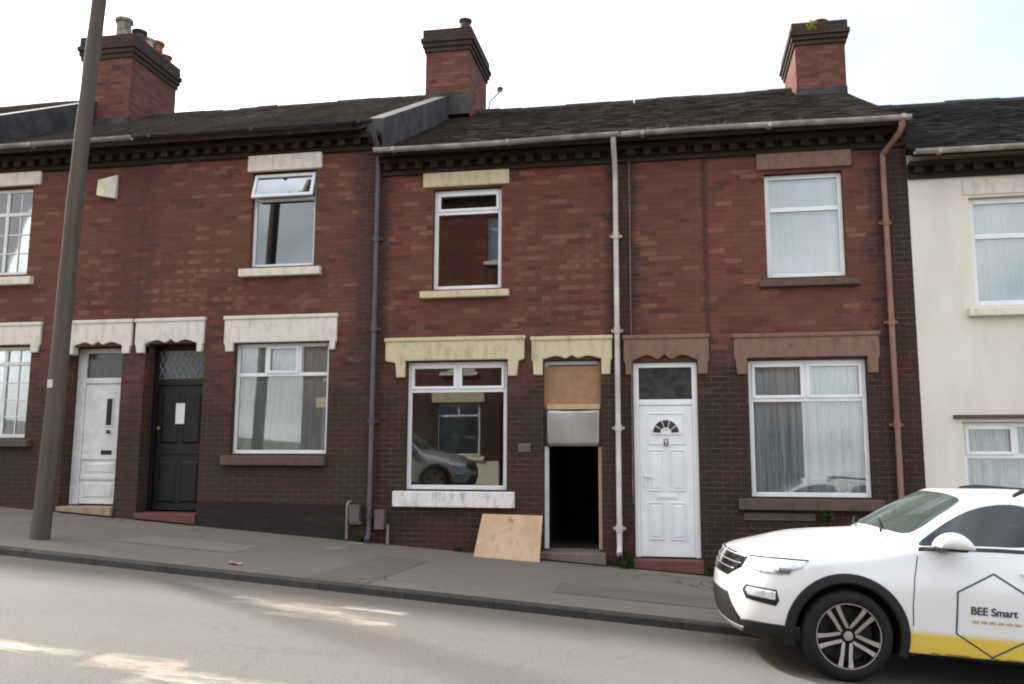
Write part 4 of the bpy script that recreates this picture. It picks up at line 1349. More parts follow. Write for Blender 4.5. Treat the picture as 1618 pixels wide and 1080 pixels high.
def car_body():
    bm = bmesh.new()
    vs = []
    for st in ST:
        row = {}
        for j, (x, y, z) in enumerate(st):
            if y == 0:
                row[(j, 1)] = row[(j, -1)] = bm.verts.new((x, 0, z))
            else:
                row[(j, 1)] = bm.verts.new((x, y, z)); row[(j, -1)] = bm.verts.new((x, -y, z))
        vs.append(row)
    sides, screen, rear = [], [], []
    for i in range(len(ST) - 1):
        for s in (1, -1):
            for j in range(8):
                q = [vs[i][(j, s)], vs[i + 1][(j, s)], vs[i + 1][(j + 1, s)], vs[i][(j + 1, s)]]
                if s == -1:
                    q = q[::-1]
                f = bm.faces.new(q)
                f.smooth = True
                if j == 5 and (i, i + 1) in GL_SIDE:
                    sides.append((s, i, f))
                if j in (6, 7) and i in (5, 6):
                    screen.append(f)
                if j in (6, 7) and i == 12:
                    rear.append(f)
    for i, sg in ((0, -1), (len(ST) - 1, 1)):
        r = vs[i]
        cen = []
        for j in range(9):
            if j in (0, 8):
                cen.append(r[(j, 1)])
            else:
                p = r[(j, 1)].co
                cen.append(bm.verts.new((p.x + sg * (.035 if i == 0 else .03), 0, p.z + (.005 if j > 5 else 0))))
        for j in range(8):
            for s in (1, -1):
                q = [r[(j, s)], r[(j + 1, s)], cen[j + 1], cen[j]]
                q = list(dict.fromkeys(q))
                f = bm.faces.new(q); f.smooth = True
    bmesh.ops.recalc_face_normals(bm, faces=bm.faces)
    cl = bm.edges.layers.float.new('crease_edge')
    for i in range(len(ST) - 1):
        for s in (1, -1):
            for j, c in ((5, .55), (4, .25), (2, .5), (6, .35)):
                if j == 6 and i < 5 and i > 0:
                    c = .45
                e = bm.edges.get((vs[i][(j, s)], vs[i + 1][(j, s)]))
                if e:
                    e[cl] = c
    for (i, js) in ((5, (6, 7, 8)), (7, (6, 7, 8)), (12, (6, 7, 8)), (13, (6, 7, 8))):
        for s in (1, -1):
            for a, b in zip(js[:-1], js[1:]):
                e = bm.edges.get((vs[i][(a, s)], vs[i][(b, s)]))
                if e:
                    e[cl] = .6
    def inset(fs, th, mi):
        if fs:
            bmesh.ops.inset_region(bm, faces=fs, thickness=th, use_even_offset=True, use_boundary=True)
            for f in fs:
                f.material_index = mi
                for e in f.edges:
                    if any(g not in fs for g in e.link_faces):
                        e[cl] = .9
    for s in (1, -1):
        inset([f for (t, i, f) in sides if t == s and i < 8], .038, 2)
        inset([f for (t, i, f) in sides if t == s and i > 8], .038, 2)
    inset(screen, .045, 1)
    inset(rear, .06, 3)
    me = bpy.data.meshes.new('body')
    bm.to_mesh(me); bm.free()
    return me


def evalmesh(o):
    dg = bpy.context.evaluated_depsgraph_get()
    dg.update()
    return bpy.data.meshes.new_from_object(o.evaluated_get(dg))


def make_car():
    root = empty('parked_car', (0, 0, 0), 'white car with yellow sill stripe and hexagon on its door, parked at the right kerb', 'car')
    me = car_body()
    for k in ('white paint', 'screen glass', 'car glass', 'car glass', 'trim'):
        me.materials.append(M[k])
    tmp = bpy.data.objects.new('tmp', me); COL.objects.link(tmp)
    md = tmp.modifiers.new('s', 'SUBSURF'); md.levels = 3; md.render_levels = 3
    full = evalmesh(tmp)
    bmf = bmesh.new(); bmf.from_mesh(full)
    bvh = BVHTree.FromBMesh(bmf); bmf.free()
    # wheel arches cut out
    tmp.modifiers.clear(); old = tmp.data; tmp.data = full
    cuts = []
    for xa in (0.0, WB):
        for s in (1, -1):
            c = MB(); n = 40
            y0, y1 = (.60, 1.1) if s > 0 else (-1.1, -.60)
            pts = [(xa + .392 * math.cos(2 * PI * k / n), .335 + .392 * math.sin(2 * PI * k / n)) for k in range(n)]
            c.prism(pts, y0, y1)
            co = c.build('cut', 'trim'); cuts.append(co)
            co.hide_render = True
            b = tmp.modifiers.new('b', 'BOOLEAN'); b.operation = 'DIFFERENCE'; b.solver = 'EXACT'; b.object = co
            b.material_mode = 'TRANSFER'
    cut = evalmesh(tmp)
    for c in cuts:
        bpy.data.objects.remove(c)
    names = [m.name for m in cut.materials]

    def take(name, idx, parent=None, smooth=True, solid=0):
        b = bmesh.new(); b.from_mesh(cut)
        dl = [f for f in b.faces if f.material_index not in idx]
        bmesh.ops.delete(b, geom=dl, context='FACES')
        m2 = bpy.data.meshes.new(name); b.to_mesh(m2); b.free()
        used = idx[0]
        m2.materials.clear(); m2.materials.append(cut.materials[used])
        for p in m2.polygons:
            p.material_index = 0
        m2.polygons.foreach_set('use_smooth', [True] * len(m2.polygons))
        m2.set_sharp_from_angle(angle=math.radians(38))
        o = bpy.data.objects.new(name, m2); COL.objects.link(o)
        o.parent = parent or root
        return o
    body = take('body', [0])
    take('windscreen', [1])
    # side glass left / right, rear glass
    trim_i = [i for i, m in enumerate(cut.materials) if m and m.name.startswith('black plastic')]
    for sgn in (1, -1):
        b = bmesh.new(); b.from_mesh(cut)
        dl = [f for f in b.faces if f.material_index not in (2, 3) or f.calc_center_median().x > 2.95 or f.calc_center_median().y * sgn < 0]
        bmesh.ops.delete(b, geom=dl, context='FACES')
        for lo, hi in ((0, 1.57), (1.57, 9)):
            b2 = b.copy()
            bmesh.ops.delete(b2, geom=[f for f in b2.faces if not lo <= f.calc_center_median().x < hi], context='FACES')
            m2 = bpy.data.meshes.new('side_window'); b2.to_mesh(m2); b2.free()
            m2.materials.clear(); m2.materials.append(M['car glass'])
            for p in m2.polygons:
                p.material_index = 0; p.use_smooth = True
            o = bpy.data.objects.new('side_window', m2); COL.objects.link(o); o.parent = root
        b.free()
    b = bmesh.new(); b.from_mesh(cut)
    bmesh.ops.delete(b, geom=[f for f in b.faces if f.material_index not in (2, 3) or f.calc_center_median().x < 2.95], context='FACES')
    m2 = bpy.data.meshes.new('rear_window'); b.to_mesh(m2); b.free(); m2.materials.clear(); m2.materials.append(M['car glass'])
    for p in m2.polygons:
        p.material_index = 0; p.use_smooth = True
    o = bpy.data.objects.new('rear_window', m2); COL.objects.link(o); o.parent = root
    if trim_i:
        for xa in (0.0, WB):
            for s in (1, -1):
                b = bmesh.new(); b.from_mesh(cut)
                bmesh.ops.delete(b, geom=[f for f in b.faces if f.material_index not in trim_i or abs(f.calc_center_median().x - xa) > .6 or f.calc_center_median().y * s < 0], context='FACES')
                m2 = bpy.data.meshes.new('wheel_well'); b.to_mesh(m2); b.free()
                m2.materials.clear(); m2.materials.append(M['trim'])
                for p in m2.polygons:
                    p.material_index = 0
                if m2.polygons:
                    o = bpy.data.objects.new('wheel_well', m2); COL.objects.link(o); o.parent = root
    bpy.data.objects.remove(tmp)

    # ---- shapes laid on the body: sampled along a direction and lifted off it a little
    def lay(name, mat, outlines, d, lift=.004, parent=None, step=.03, label=None, thick=.006):
        """outlines: lists of 3-D points seen along direction d; laid on the body surface"""
        d = Vector(d).normalized()
        up = Vector((0, 0, 1))
        r = d.cross(up).normalized(); u = r.cross(d)
        b = bmesh.new()
        for ol in outlines:
            P2 = [(Vector(p).dot(r), Vector(p).dot(u)) for p in ol]
            vv = [b.verts.new((a, c, 0)) for a, c in P2]
            b.faces.new(vv)
        bmesh.ops.triangulate(b, faces=b.faces[:])
        # refine
        for _ in range(7):
            lg = [e for e in b.edges if e.calc_length() > step]
            if not lg:
                break
            bmesh.ops.subdivide_edges(b, edges=lg, cuts=1)
            bmesh.ops.triangulate(b, faces=[f for f in b.faces if len(f.verts) > 3])
        for v in b.verts:
            o = r * v.co.x + u * v.co.y - d * 6
            h, n, _, _ = bvh.ray_cast(o, d)
            if h is None:
                h, n, _, _ = bvh.find_nearest(r * v.co.x + u * v.co.y - d * .8)
            v.co = h - d * 0 + n * lift
        bmesh.ops.recalc_face_normals(b, faces=b.faces[:])
        fs = b.faces[:]
        if fs:
            fs[0].normal_update()
            av = sum((f.normal * f.calc_area() for f in fs), Vector())
            if av.dot(d) > 0:
                bmesh.ops.reverse_faces(b, faces=fs)
        m2 = bpy.data.meshes.new(name); b.to_mesh(m2); b.free()
        m2.materials.append(M[mat])
        for p in m2.polygons:
            p.use_smooth = True
        o = bpy.data.objects.new(name, m2); COL.objects.link(o); o.parent = parent or root
        if thick:
            sm = o.modifiers.new('solid', 'SOLIDIFY'); sm.thickness = thick; sm.offset = -1
        if label:
            o['label'] = label
        return o

    def mir(ol):
        return [(x, -y, z) for x, y, z in ol][::-1]

    def ribbon(pts, w, close=False):
        """flat ribbons along a path in the (x,z) plane, as quads"""
        qs = []
        n = len(pts)
        for k in range(n if close else n - 1):
            a, c = Vector((pts[k][0], 0, pts[k][1])), Vector((pts[(k + 1) % n][0], 0, pts[(k + 1) % n][1]))
            t = (c - a).normalized(); nn = Vector((-t.z, 0, t.x)) * w / 2; e = t * w * .35
            qs.append([tuple(a - e + nn), tuple(a - e - nn), tuple(c + e - nn), tuple(c + e + nn)])
        return qs
    FRONT = (1, 0, 0)
    # grille between the lamps, lower intake, number plate recess
    gr = lay('grille', 'gloss black', [[(0, -.585, .832), (0, -.57, .745), (0, -.36, .655), (0, .36, .655), (0, .57, .745), (0, .585, .832), (0, .30, .846), (0, -.30, .846)]], FRONT, .004)
    lay('grille_bar', 'silver trim', [[(0, -.57, .834), (0, -.57, .826), (0, .57, .826), (0, .57, .834)], [(0, -.55, .775), (0, -.55, .769), (0, .55, .769), (0, .55, .775)],
                                     [(0, -.46, .722), (0, -.46, .716), (0, .46, .716), (0, .46, .722)]], FRONT, .010, gr)
    em = []
    nn = 20
    for k in range(nn):
        a0, a1 = 2 * PI * k / nn, 2 * PI * (k + 1) / nn
        em.append([(0, .062 * math.cos(a0), .785 + .062 * math.sin(a0)), (0, .062 * math.cos(a1), .785 + .062 * math.sin(a1)),
                   (0, .052 * math.cos(a1), .785 + .052 * math.sin(a1)), (0, .052 * math.cos(a0), .785 + .052 * math.sin(a0))])
    for (y0, z0, y1, z1) in ((-.022, .835, 0, .792), (.022, .835, 0, .792), (-.045, .812, -.02, .742), (-.02, .742, 0, .785), (0, .785, .02, .742), (.02, .742, .045, .812)):
        t = Vector((y1 - y0, z1 - z0)).normalized(); a, c = -t.y * .005, t.x * .005
        em.append([(0, y0 + a, z0 + c), (0, y1 + a, z1 + c), (0, y1 - a, z1 - c), (0, y0 - a, z0 - c)])
    lay('emblem', 'silver trim', em, FRONT, .014, gr, thick=.003)
    lay('lower_intake', 'trim', [[(0, -.42, .53), (0, -.60, .36), (0, -.54, .285), (0, .54, .285), (0, .60, .36), (0, .42, .53)]], FRONT, .004)
    lay('skid_plate', 'silver trim', [[(0, -.62, .292), (0, -.54, .255), (0, .54, .255), (0, .62, .292)]], FRONT, .008)
    for s in (1, -1):
        m_ = (lambda o: o) if s < 0 else mir
        dg = Vector((1, .75 * (1 if s < 0 else -1), 0))
        hl = lay('headlight', 'lamp glass', [m_([(-.72, -.60, .838), (-.74, -.60, .765), (-.62, -.74, .735), (-.48, -.83, .735), (-.36, -.865, .80), (-.31, -.85, .852), (-.50, -.78, .848)])], dg, .004)
        lay('lamp_unit', 'lamp dark', [m_([(-.52, -.80, .785), (-.54, -.81, .745), (-.45, -.85, .747), (-.42, -.85, .785)])], dg, .009, hl)
        lay('lamp_surround', 'gloss black', [m_([(-.73, -.60, .848), (-.72, -.60, .839), (-.50, -.78, .849), (-.31, -.85, .853), (-.30, -.845, .864), (-.50, -.775, .861)])], dg, .003, hl)
        # daytime ring lamp
        R0 = m_([(-.72, -.665, .63), (-.745, -.645, .585), (-.72, -.68, .525), (-.53, -.835, .50), (-.51, -.845, .545), (-.53, -.835, .62)])
        fl = lay('fog_lamp', 'trim', [R0], dg, .004)
        lay('lamp_lens', 'lamp glass', [m_([(-.705, -.68, .614), (-.72, -.67, .582), (-.695, -.695, .552), (-.53, -.832, .545), (-.53, -.83, .608)])], dg, .010, fl)
        lay('bumper_valance', 'trim', [m_([(-.80, -.50, .335), (-.72, -.70, .362), (-.42, -.85, .362), (-.36, -.87, .362), (-.36, -.87, .24), (-.55, -.78, .22), (-.74, -.52, .235)])], dg, .004)
    # cladding round the wheel arches
    for xa in (0.0, WB):
        for s in (1, -1):
            b = MB(); n = 34
            def yo(x, z):
                h, nrm, _, _ = bvh.ray_cast(Vector((x, 3 * s, z)), Vector((0, -s, 0)))
                return (abs(h.y) if h else .86)
            ring = []
            for k in range(n + 1):
                a = -.28 + (PI + .56) * k / n
                row = []
                for rr_, lf in ((.386, -.10), (.386, .012), (.40, .020), (.452, .014), (.462, -.004)):
                    x, z = xa + rr_ * math.cos(a), .335 + rr_ * math.sin(a)
                    row.append((x, s * (yo(x, max(z, .25)) + lf), z))
                ring.append(row)
            for k in range(n):
                for j in range(4):
                    q = [ring[k][j], ring[k + 1][j], ring[k + 1][j + 1], ring[k][j + 1]]
                    b.poly(q if s > 0 else q[::-1])
            b.build('arch_cladding', 'trim', root, smooth=True, angle=45)
    for s in (1, -1):
        SD = (0, -s, 0)
        # stripe along the sill and rocker
        sp = lay('sill_stripe', 'yellow', [[(.465, s, .45), (.44, s, .255), (2.17, s, .262), (2.14, s, .45)]], SD, .003, step=.08, thick=0)
        lay('rocker', 'trim', [[(.42, s, .254), (.40, s, .215), (2.2, s, .222), (2.19, s, .262)]], SD, .004, step=.08)
        # shut lines
        sl = []
        for path in ([(.50, .965), (.475, .80), (.465, .60), (.475, .42), (.50, .262)],
                     [(1.60, 1.03), (1.60, .80), (1.60, .45), (1.585, .262)],
                     [(2.45, 1.06), (2.36, .86), (2.22, .70), (2.16, .52), (2.10, .30)],
                     [(.50, .262), (1.585, .262)], [(1.585, .262), (2.10, .285)]):
            sl += ribbon(path, .007)
        lay('door_gap', 'gloss black', [[(x, s, z) for x, _, z in q] for q in sl], SD, .0028, step=.06, thick=0)
        lay('window_seal', 'gloss black', [[(x, s, z) for x, _, z in q] for q in ribbon([(.52, 1.018), (.80, 1.040), (1.10, 1.052), (1.55, 1.060), (2.1, 1.078), (2.58, 1.105)], .026)], SD, .004, step=.06)
        for hx in (1.36, 2.20):
            b = MB()
            yb = .93 * s
            b.tube([(hx - .11, .885 * s, .895), (hx - .09, yb, .898), (hx, yb + .006 * s, .90), (hx + .09, yb, .902), (hx + .11, .885 * s, .905)], [.010, .014, .015, .014, .010], 8)
            b.build('door_handle', 'white paint', root, smooth=True)
        # hexagon and lettering
        Hx = [(.995, .815), (1.325, .625), (1.335, .36), (1.02, .325), (.665, .465), (.645, .70)]
        cx_, cz_, R_ = 1.05, .575, .305
        hx = [(cx_ + R_ * math.cos(PI / 2 + k * PI / 3), cz_ + R_ * math.sin(PI / 2 + k * PI / 3)) for k in range(6)]
        hexo = lay('door_emblem', 'decal', [[(x, s, z) for x, _, z in q] for q in ribbon(hx, .012, True)], SD, .0045, step=.05, thick=0)
        for txt, size, zz, mt in (('BEE Smart', .080, .575, 'decal'),):
            cu = bpy.data.curves.new('txt', 'FONT'); cu.body = txt; cu.size = size; cu.align_x = 'CENTER'; cu.offset = .0022
            to = bpy.data.objects.new('txt', cu); COL.objects.link(to)
            tm = evalmesh(to)
            b = bmesh.new(); b.from_mesh(tm)
            bmesh.ops.triangulate(b, faces=b.faces[:])
            for v in b.verts:
                x = cx_ + v.co.x * (1 if s < 0 else -1); z = zz + v.co.y
                h, nrm, _, _ = bvh.ray_cast(Vector((x, 3 * s, z)), Vector((0, -s, 0)))
                v.co = h + nrm * .0045
            m2 = bpy.data.meshes.new('lettering'); b.to_mesh(m2); b.free(); m2.materials.append(M[mt])
            lo = bpy.data.objects.new('lettering', m2); COL.objects.link(lo); lo.parent = hexo
            bpy.data.objects.remove(to)
        lay('underline', 'tan decal', [[(a, s, .530), (a, s, .512), (a + .045, s, .512), (a + .045, s, .530)] for a in (.90, .96, 1.02, 1.08, 1.14, 1.20)], SD, .0045, hexo, step=.05, thick=0)
        # mirror
        mb_ = MB()
        mb_.tube([(.66, .80 * s, 1.03), (.68, .90 * s, 1.035), (.70, .96 * s, 1.05)], [.035, .028, .03], 10)
        mb_.hexa([(.62, .90 * s, 1.015), (.80, .91 * s, 1.02), (.80, 1.06 * s, 1.03), (.66, 1.06 * s, 1.03), (.60, .90 * s, 1.052), (.81, .91 * s, 1.058), (.81, 1.065 * s, 1.058), (.65, 1.065 * s, 1.055)])
        mir_ = mb_.build('wing_mirror', 'gloss black', root, smooth=True, bevel=.012)
        cp = MB()
        cp.grid(lambda a, c: (lambda t, p: (.715 + .125 * math.cos(t) * (1 if math.cos(t) > 0 else .95), s * (.985 + .10 * math.sin(p) * 1.0), 1.052 + .115 * max(0, math.sin(t)) ** .8 * max(.0, math.cos(p)) ** .5))(PI * a, -PI / 2 + PI * c), 16, 14)
        cp.build('mirror_cap', 'white paint', mir_, smooth=True, angle=70, solid=.004)
        # roof rail
        rb = MB()
        rb.tube([(1.32, .59 * s, 1.47), (1.40, .58 * s, 1.515), (1.52, .58 * s, 1.535), (2.1, .575 * s, 1.535), (2.6, .565 * s, 1.505), (2.86, .57 * s, 1.455), (2.93, .57 * s, 1.405)], [.014, .019, .02, .02, .02, .018, .012], 10)
        rb.build('roof_rail', 'gloss black', root, smooth=True)
        tl = lay('tail_light', 'red lamp', [[(3.3, s * .86, .94), (3.3, s * .40, .94), (3.3, s * .42, .82), (3.3, s * .86, .84)]], (-1, -.25 * s, 0), .006)
    lay('hood_gap', 'trim', [[(.40, -.74, 2), (.385, -.74, 2), (.27, -.40, 2), (.215, 0, 2), (.27, .40, 2), (.385, .74, 2), (.40, .74, 2), (.30, .40, 2), (.245, 0, 2), (.30, -.40, 2)]], (0, .0001, -1), .004, step=.05) if False else None
    rp = MB(); rp.box(3.392, 3.402, -.26, .26, .60, .71); rp.build('number_plate', 'plate yellow', root)
    # bonnet edge line and wipers
    wp = MB()
    for (a, c) in (((.33, -.55, 1.115), (.50, .05, 1.225)), ((.30, .10, 1.135), (.46, .62, 1.175))):
        wp.tube([a, c], .010, 6)
    wp.build('wiper', 'trim', root)
    # cabin
    for s in (1, -1):
        b = MB()
        def pad(x0, x1, y0, y1, z0, z1, lean=0):
            b.hexa([(x0, y0, z0), (x1, y0, z0), (x1, y1, z0), (x0, y1, z0), (x0 + lean, y0, z1), (x1 + lean, y0, z1), (x1 + lean, y1, z1), (x0 + lean, y1, z1)])
        yc = .36 * s
        pad(1.05, 1.55, yc - .24, yc + .24, .55, .72)
        pad(1.48, 1.62, yc - .23, yc + .23, .70, 1.20, .14)
        pad(1.66, 1.76, yc - .12, yc + .12, 1.24, 1.44, .03)
        b.tube([(1.66, yc - .05, 1.15), (1.70, yc - .05, 1.28)], .01, 6); b.tube([(1.66, yc + .05, 1.15), (1.70, yc + .05, 1.28)], .01, 6)
        b.build('seat', 'seat', root, bevel=.035, smooth=True)
    b = MB(); b.box(2.15, 2.62, -.62, .62, .55, .72); b.hexa([(2.55, -.62, .7), (2.7, -.62, .7), (2.7, .62, .7), (2.55, .62, .7), (2.72, -.6, 1.15), (2.85, -.6, 1.15), (2.85, .6, 1.15), (2.72, .6, 1.15)])
    b.build('rear_bench', 'seat', root, bevel=.03)
    b = MB(); b.hexa([(.36, -.78, .75), (.95, -.78, .75), (.95, .78, .75), (.36, .78, .75), (.52, -.74, 1.03), (.86, -.74, 1.04), (.86, .74, 1.04), (.52, .74, 1.03)])
    b.build('dashboard', 'trim', root, bevel=.03)
    b = MB()
    b.lathe([(.165, -.012), (.182, 0), (.165, .012), (.155, 0), (.165, -.012)], (0, 0, 0), 'z', 24)
    b.box(-.16, .16, -.02, .02, -.008, .008)
    sw = b.build('steering_wheel', 'trim', root, smooth=True)
    sw.location = (1.02, .36, 1.02); sw.rotation_euler = (0, math.radians(-62), 0)
    # wheels
    for xa in (0.0, WB):
        for s in (1, -1):
            def Y(y):
                return y * s
            t = MB()
            yo_, R = .905, .338
            prof = [(.241, .90), (.247, .908), (.268, .914), (.295, .912), (.318, .900), (.332, .872), (R, .83), (R, .76), (.332, .715), (.315, .69), (.24, .69)]
            t.lathe([(r, Y(h)) for r, h in (prof if s < 0 else prof[::-1])], (xa, 0, .335), 'y', 48)
            wh = t.build('wheel', 'tyre', root, smooth=True, angle=40)
            r = MB()
            pr = [(.245, .903), (.240, .906), (.230, .900), (.224, .86), (.20, .80), (.001, .79)]
            r.lathe([(a, Y(h)) for a, h in (pr if s < 0 else pr[::-1])], (xa, 0, .335), 'y', 48)
            r.build('rim', 'alloy dark', wh, smooth=True, angle=30)
            a_ = MB()
            pr = [(.241, .9035), (.240, .9070), (.234, .9065), (.233, .900)]
            a_.lathe([(q, Y(h)) for q, h in (pr if s < 0 else pr[::-1])], (xa, 0, .335), 'y', 48)
            for k in range(5):
                for sg in (1, -1):
                    b0 = math.radians(90 + 72 * k - (4 if s < 0 else -4))
                    # each arm of the V: narrow at the hub, broad at the rim
                    pin = [(.050, sg * .26), (.225, sg * .235)]
                    def pt(rad, ang, yy):
                        return (xa + rad * math.cos(b0 + ang), Y(yy), .335 + rad * math.sin(b0 + ang))
                    A0, A1 = sg * .10, sg * .52
                    B0, B1 = sg * .30, sg * .50
                    pA = [(.056, sg * .004), (.056, sg * .34), (.09, sg * .45), (.135, sg * .50), (.232, sg * .535), (.232, sg * .375), (.205, sg * .37), (.16, sg * .345), (.115, sg * .25), (.085, sg * .11)]
                    top = [pt(r_, an, .900 - .022 * (1 - r_ / .232)) for r_, an in pA]
                    bot = [pt(r_, an, .868 - .022 * (1 - r_ / .232)) for r_, an in pA]
                    n_ = len(pA)
                    i0 = len(a_.v)
                    a_.v += top + bot
                    a_.f.append([i0 + q for q in range(n_)] if (sg * s) > 0 else [i0 + q for q in reversed(range(n_))]); a_.mi.append(0)
                    for q in range(n_):
                        f_ = [i0 + q, i0 + n_ + q, i0 + n_ + (q + 1) % n_, i0 + (q + 1) % n_]
                        a_.f.append(f_ if (sg * s) > 0 else f_[::-1]); a_.mi.append(1)
            a_.lathe([(q, Y(h)) for q, h in ([(.036, .885), (.034, .893), (.001, .895)] if s < 0 else [(.001, .895), (.034, .893), (.036, .885)])], (xa, 0, .335), 'y', 20)
            a_.build('spokes', ['alloy', 'alloy dark'], wh)
    # dark underside between the wheels
    return root


car = make_car()
CX, CY = 1.121, -4.15
car.location = (CX, CY, 0)
car.rotation_euler = (0, math.atan(-SLOPE), .10)
car.location.z = -.193


def copy_thing(root, mats):
    cache = {}

    def cp(o, par):
        c = o.copy()
        if c.type == 'MESH':
            if o.data.name not in cache:
                d = o.data.copy()
                for i, m_ in enumerate(d.materials):
                    if m_ and m_.name in mats:
                        d.materials[i] = mats[m_.name]
                cache[o.data.name] = d
            c.data = cache[o.data.name]
        COL.objects.link(c)
        c.parent = par
        for ch in list(o.children):
            if ch.name.split('.')[0] in ('door_emblem', 'sill_stripe'):
                continue
            cp(ch, c)
        return c
    return cp(root, None)


car2 = copy_thing(car, {M['white paint'].name: M['silver paint']})
car2['label'] = 'silver car parked across the street, seen mirrored in the bare ground floor window'
car2.location = (-6.2, -10.75, zg(-6.2) - .06)
car2.rotation_euler = (0, math.atan(SLOPE), PI)

# ------------------------------------------------------------------ pole, board, weeds, litter
PX, PY = -7.60, -2.62
pole = empty('telegraph_pole', (PX, PY, zg(PX) - .037), 'tall brown wooden telegraph pole leaning slightly at the pavement edge', 'pole')
top = (-7.27, -2.60, 9.2)
q = MB()
n = 26
pts = []; rad = []
for i in range(n + 1):
    t = i / n
    pts.append((PX + (top[0] - PX) * t + .012 * math.sin(t * 9), PY + (top[1] - PY) * t + .008 * math.sin(t * 7 + 1), zg(PX) - .3 + (top[2] - zg(PX) + .3) * t))
    rad.append(.112 - .028 * t + .0025 * math.sin(i * 2.1))
q.tube(pts, rad, 20)
q.build('shaft', 'polewood', pole, pole.location, smooth=True, angle=50)
q = MB(); k = 7


def onpole(z):
    t = (z - zg(PX) + .3) / (top[2] - zg(PX) + .3)
    return PX + (top[0] - PX) * t, PY + (top[1] - PY) * t, .112 - .028 * t


x_, y_, r_ = onpole(2.36)
q.box(x_ - .035, x_ + .035, y_ - r_ - .010, y_ - r_ + .006, 2.32, 2.42)
q.build('pole_tag', 'alarm pale', pole, pole.location, bevel=.003)
x_, y_, r_ = onpole(8.9)
q = MB(); q.tube([(x_ - .5, y_ - .10, 8.9), (x_ + .5, y_ - .10, 8.9)], .035, 8)
for s_ in (-.42, -.2, .2, .42):
    q.lathe([(.03, 0), (.035, .05), (.02, .07), (.03, .10), (.001, .11)], (x_ + s_, y_ - .1, 8.93), 'z', 10)
q.build('cross_arm', 'dkmetal', pole, pole.location, smooth=True)

# sheet of board leaning on the wall
xb = -2.25
zb0 = [zg(-2.74) + .0, zg(-1.80) + .0]
q = MB()
A_, Bp, Cp, Dp = (-2.735, -.40, zg(-2.735) - .004), (-1.845, -.34, zg(-1.845) - .004), (-1.845, -.055, .72), (-2.690, -.055, .735)
nrm = Vector((0, -.018, -.006))
q.hexa([A_, Bp, tuple(Vector(Bp) - nrm), tuple(Vector(A_) - nrm), Dp, Cp, tuple(Vector(Cp) - nrm), tuple(Vector(Dp) - nrm)])
bo = q.build('board', 'ply', None, bevel=.002)
tag(bo, 'bare plywood sheet leaning against the wall beside the open doorway', 'board')


def weed(x, y, h, n, mat, label, spread=.1, seed=1, zf=None, grp='weeds along the foot of the walls', name='weed'):
    rr = random.Random(seed)
    z = zg(x) - .004 if zf is None else zf
    b = MB()
    for i in range(n):
        a = rr.uniform(0, 2 * PI); rad = rr.uniform(0, spread)
        bx, by = x + rad * math.cos(a) * .6, y + rad * math.sin(a) * .35
        L = h * rr.uniform(.5, 1.0); le = rr.uniform(.15, .6); dr = rr.uniform(0, 2 * PI); w = L * rr.uniform(.07, .14) + .004
        p0 = Vector((bx, by, z)); p1 = p0 + Vector((math.cos(dr) * L * le * .4, math.sin(dr) * L * le * .25 - .01, L * .6)); p2 = p1 + Vector((math.cos(dr) * L * le * .5, math.sin(dr) * L * le * .3, L * .25))
        sd = Vector((-math.sin(dr), math.cos(dr) * .4, .25)).normalized() * w
        b.poly([p0 - sd * .3, p0 + sd * .3, p1 + sd, p1 - sd]); b.poly([p1 - sd, p1 + sd, p2])
        for k in range(3):
            lp = p0.lerp(p1, rr.uniform(.3, 1)); d2 = rr.uniform(0, 2 * PI); ll = h * rr.uniform(.12, .26)
            e = Vector((math.cos(d2), math.sin(d2) * .6, rr.uniform(-.2, .6))).normalized() * ll
            s2 = Vector((-e.y, e.x, .1)).normalized() * ll * .35
            b.poly([lp, lp + e * .5 + s2, lp + e, lp + e * .5 - s2])
    o = b.build(name, mat)
    return tag(o, label, 'weed', grp)


weed(.40, -.05, .17, 26, 'leaf', 'dark green weed tuft at the wall foot just right of the white panelled door', .16, 3)
weed(-.72, -.08, .30, 34, 'leaf', 'dark leafy weed at the foot of the pale downpipe', .13, 5)
weed(-3.02, -.05, .10, 18, 'leaf', 'small weed under the white flaking window sill', .12, 8)
weed(-4.45, -.06, .16, 20, 'leaf', 'weed tuft below the grey meter box left of the dark downpipe', .12, 9)
weed(1.86, -.10, .16, 22, 'leaf', 'weed growing from the wall under the right hand bay sill, above the car bonnet', .16, 11, zf=.70)
weed(2.58, 3.68, .22, 26, 'yellowleaf', 'yellow green plant sprouting from the right hand chimney head', .14, 13, zf=9.30, grp=None)
# grass in the gutter
rr = random.Random(4)
b = MB()
for i in range(190):
    x = rr.uniform(-.55, .95); x = x if rr.random() < .75 else rr.uniform(.95, 1.9)
    L = rr.uniform(.03, .11) * (1.5 if rr.random() < .1 else 1); dx = rr.uniform(-.04, .04); w = .004
    y = -.40 + rr.uniform(-.035, .035)
    b.poly([(x - w, y, 5.97), (x + w, y, 5.97), (x + dx + w * .3, y + rr.uniform(-.02, .02), 5.985 + L)])
tag(b.build('gutter_grass', 'drygrass'), 'dry grass growing in the gutter right of the pale downpipe', 'grass', None, 'stuff')
# litter
q = MB()
lx, ly = -4.86, -2.95
lz = zg(lx) - .045
q.grid(lambda a, c: (lx - .075 + .15 * a + .01 * math.sin(5 * c), ly - .05 + .10 * c, lz + .008 + .025 * abs(math.sin(3.1 * a + 1.3 * c)) + SLOPE * .15 * (a - .5)), 5, 4)
o = q.build('litter', 'litter', solid=.002); tag(o, 'small crumpled pinkish litter on the pavement near the kerb', 'litter')

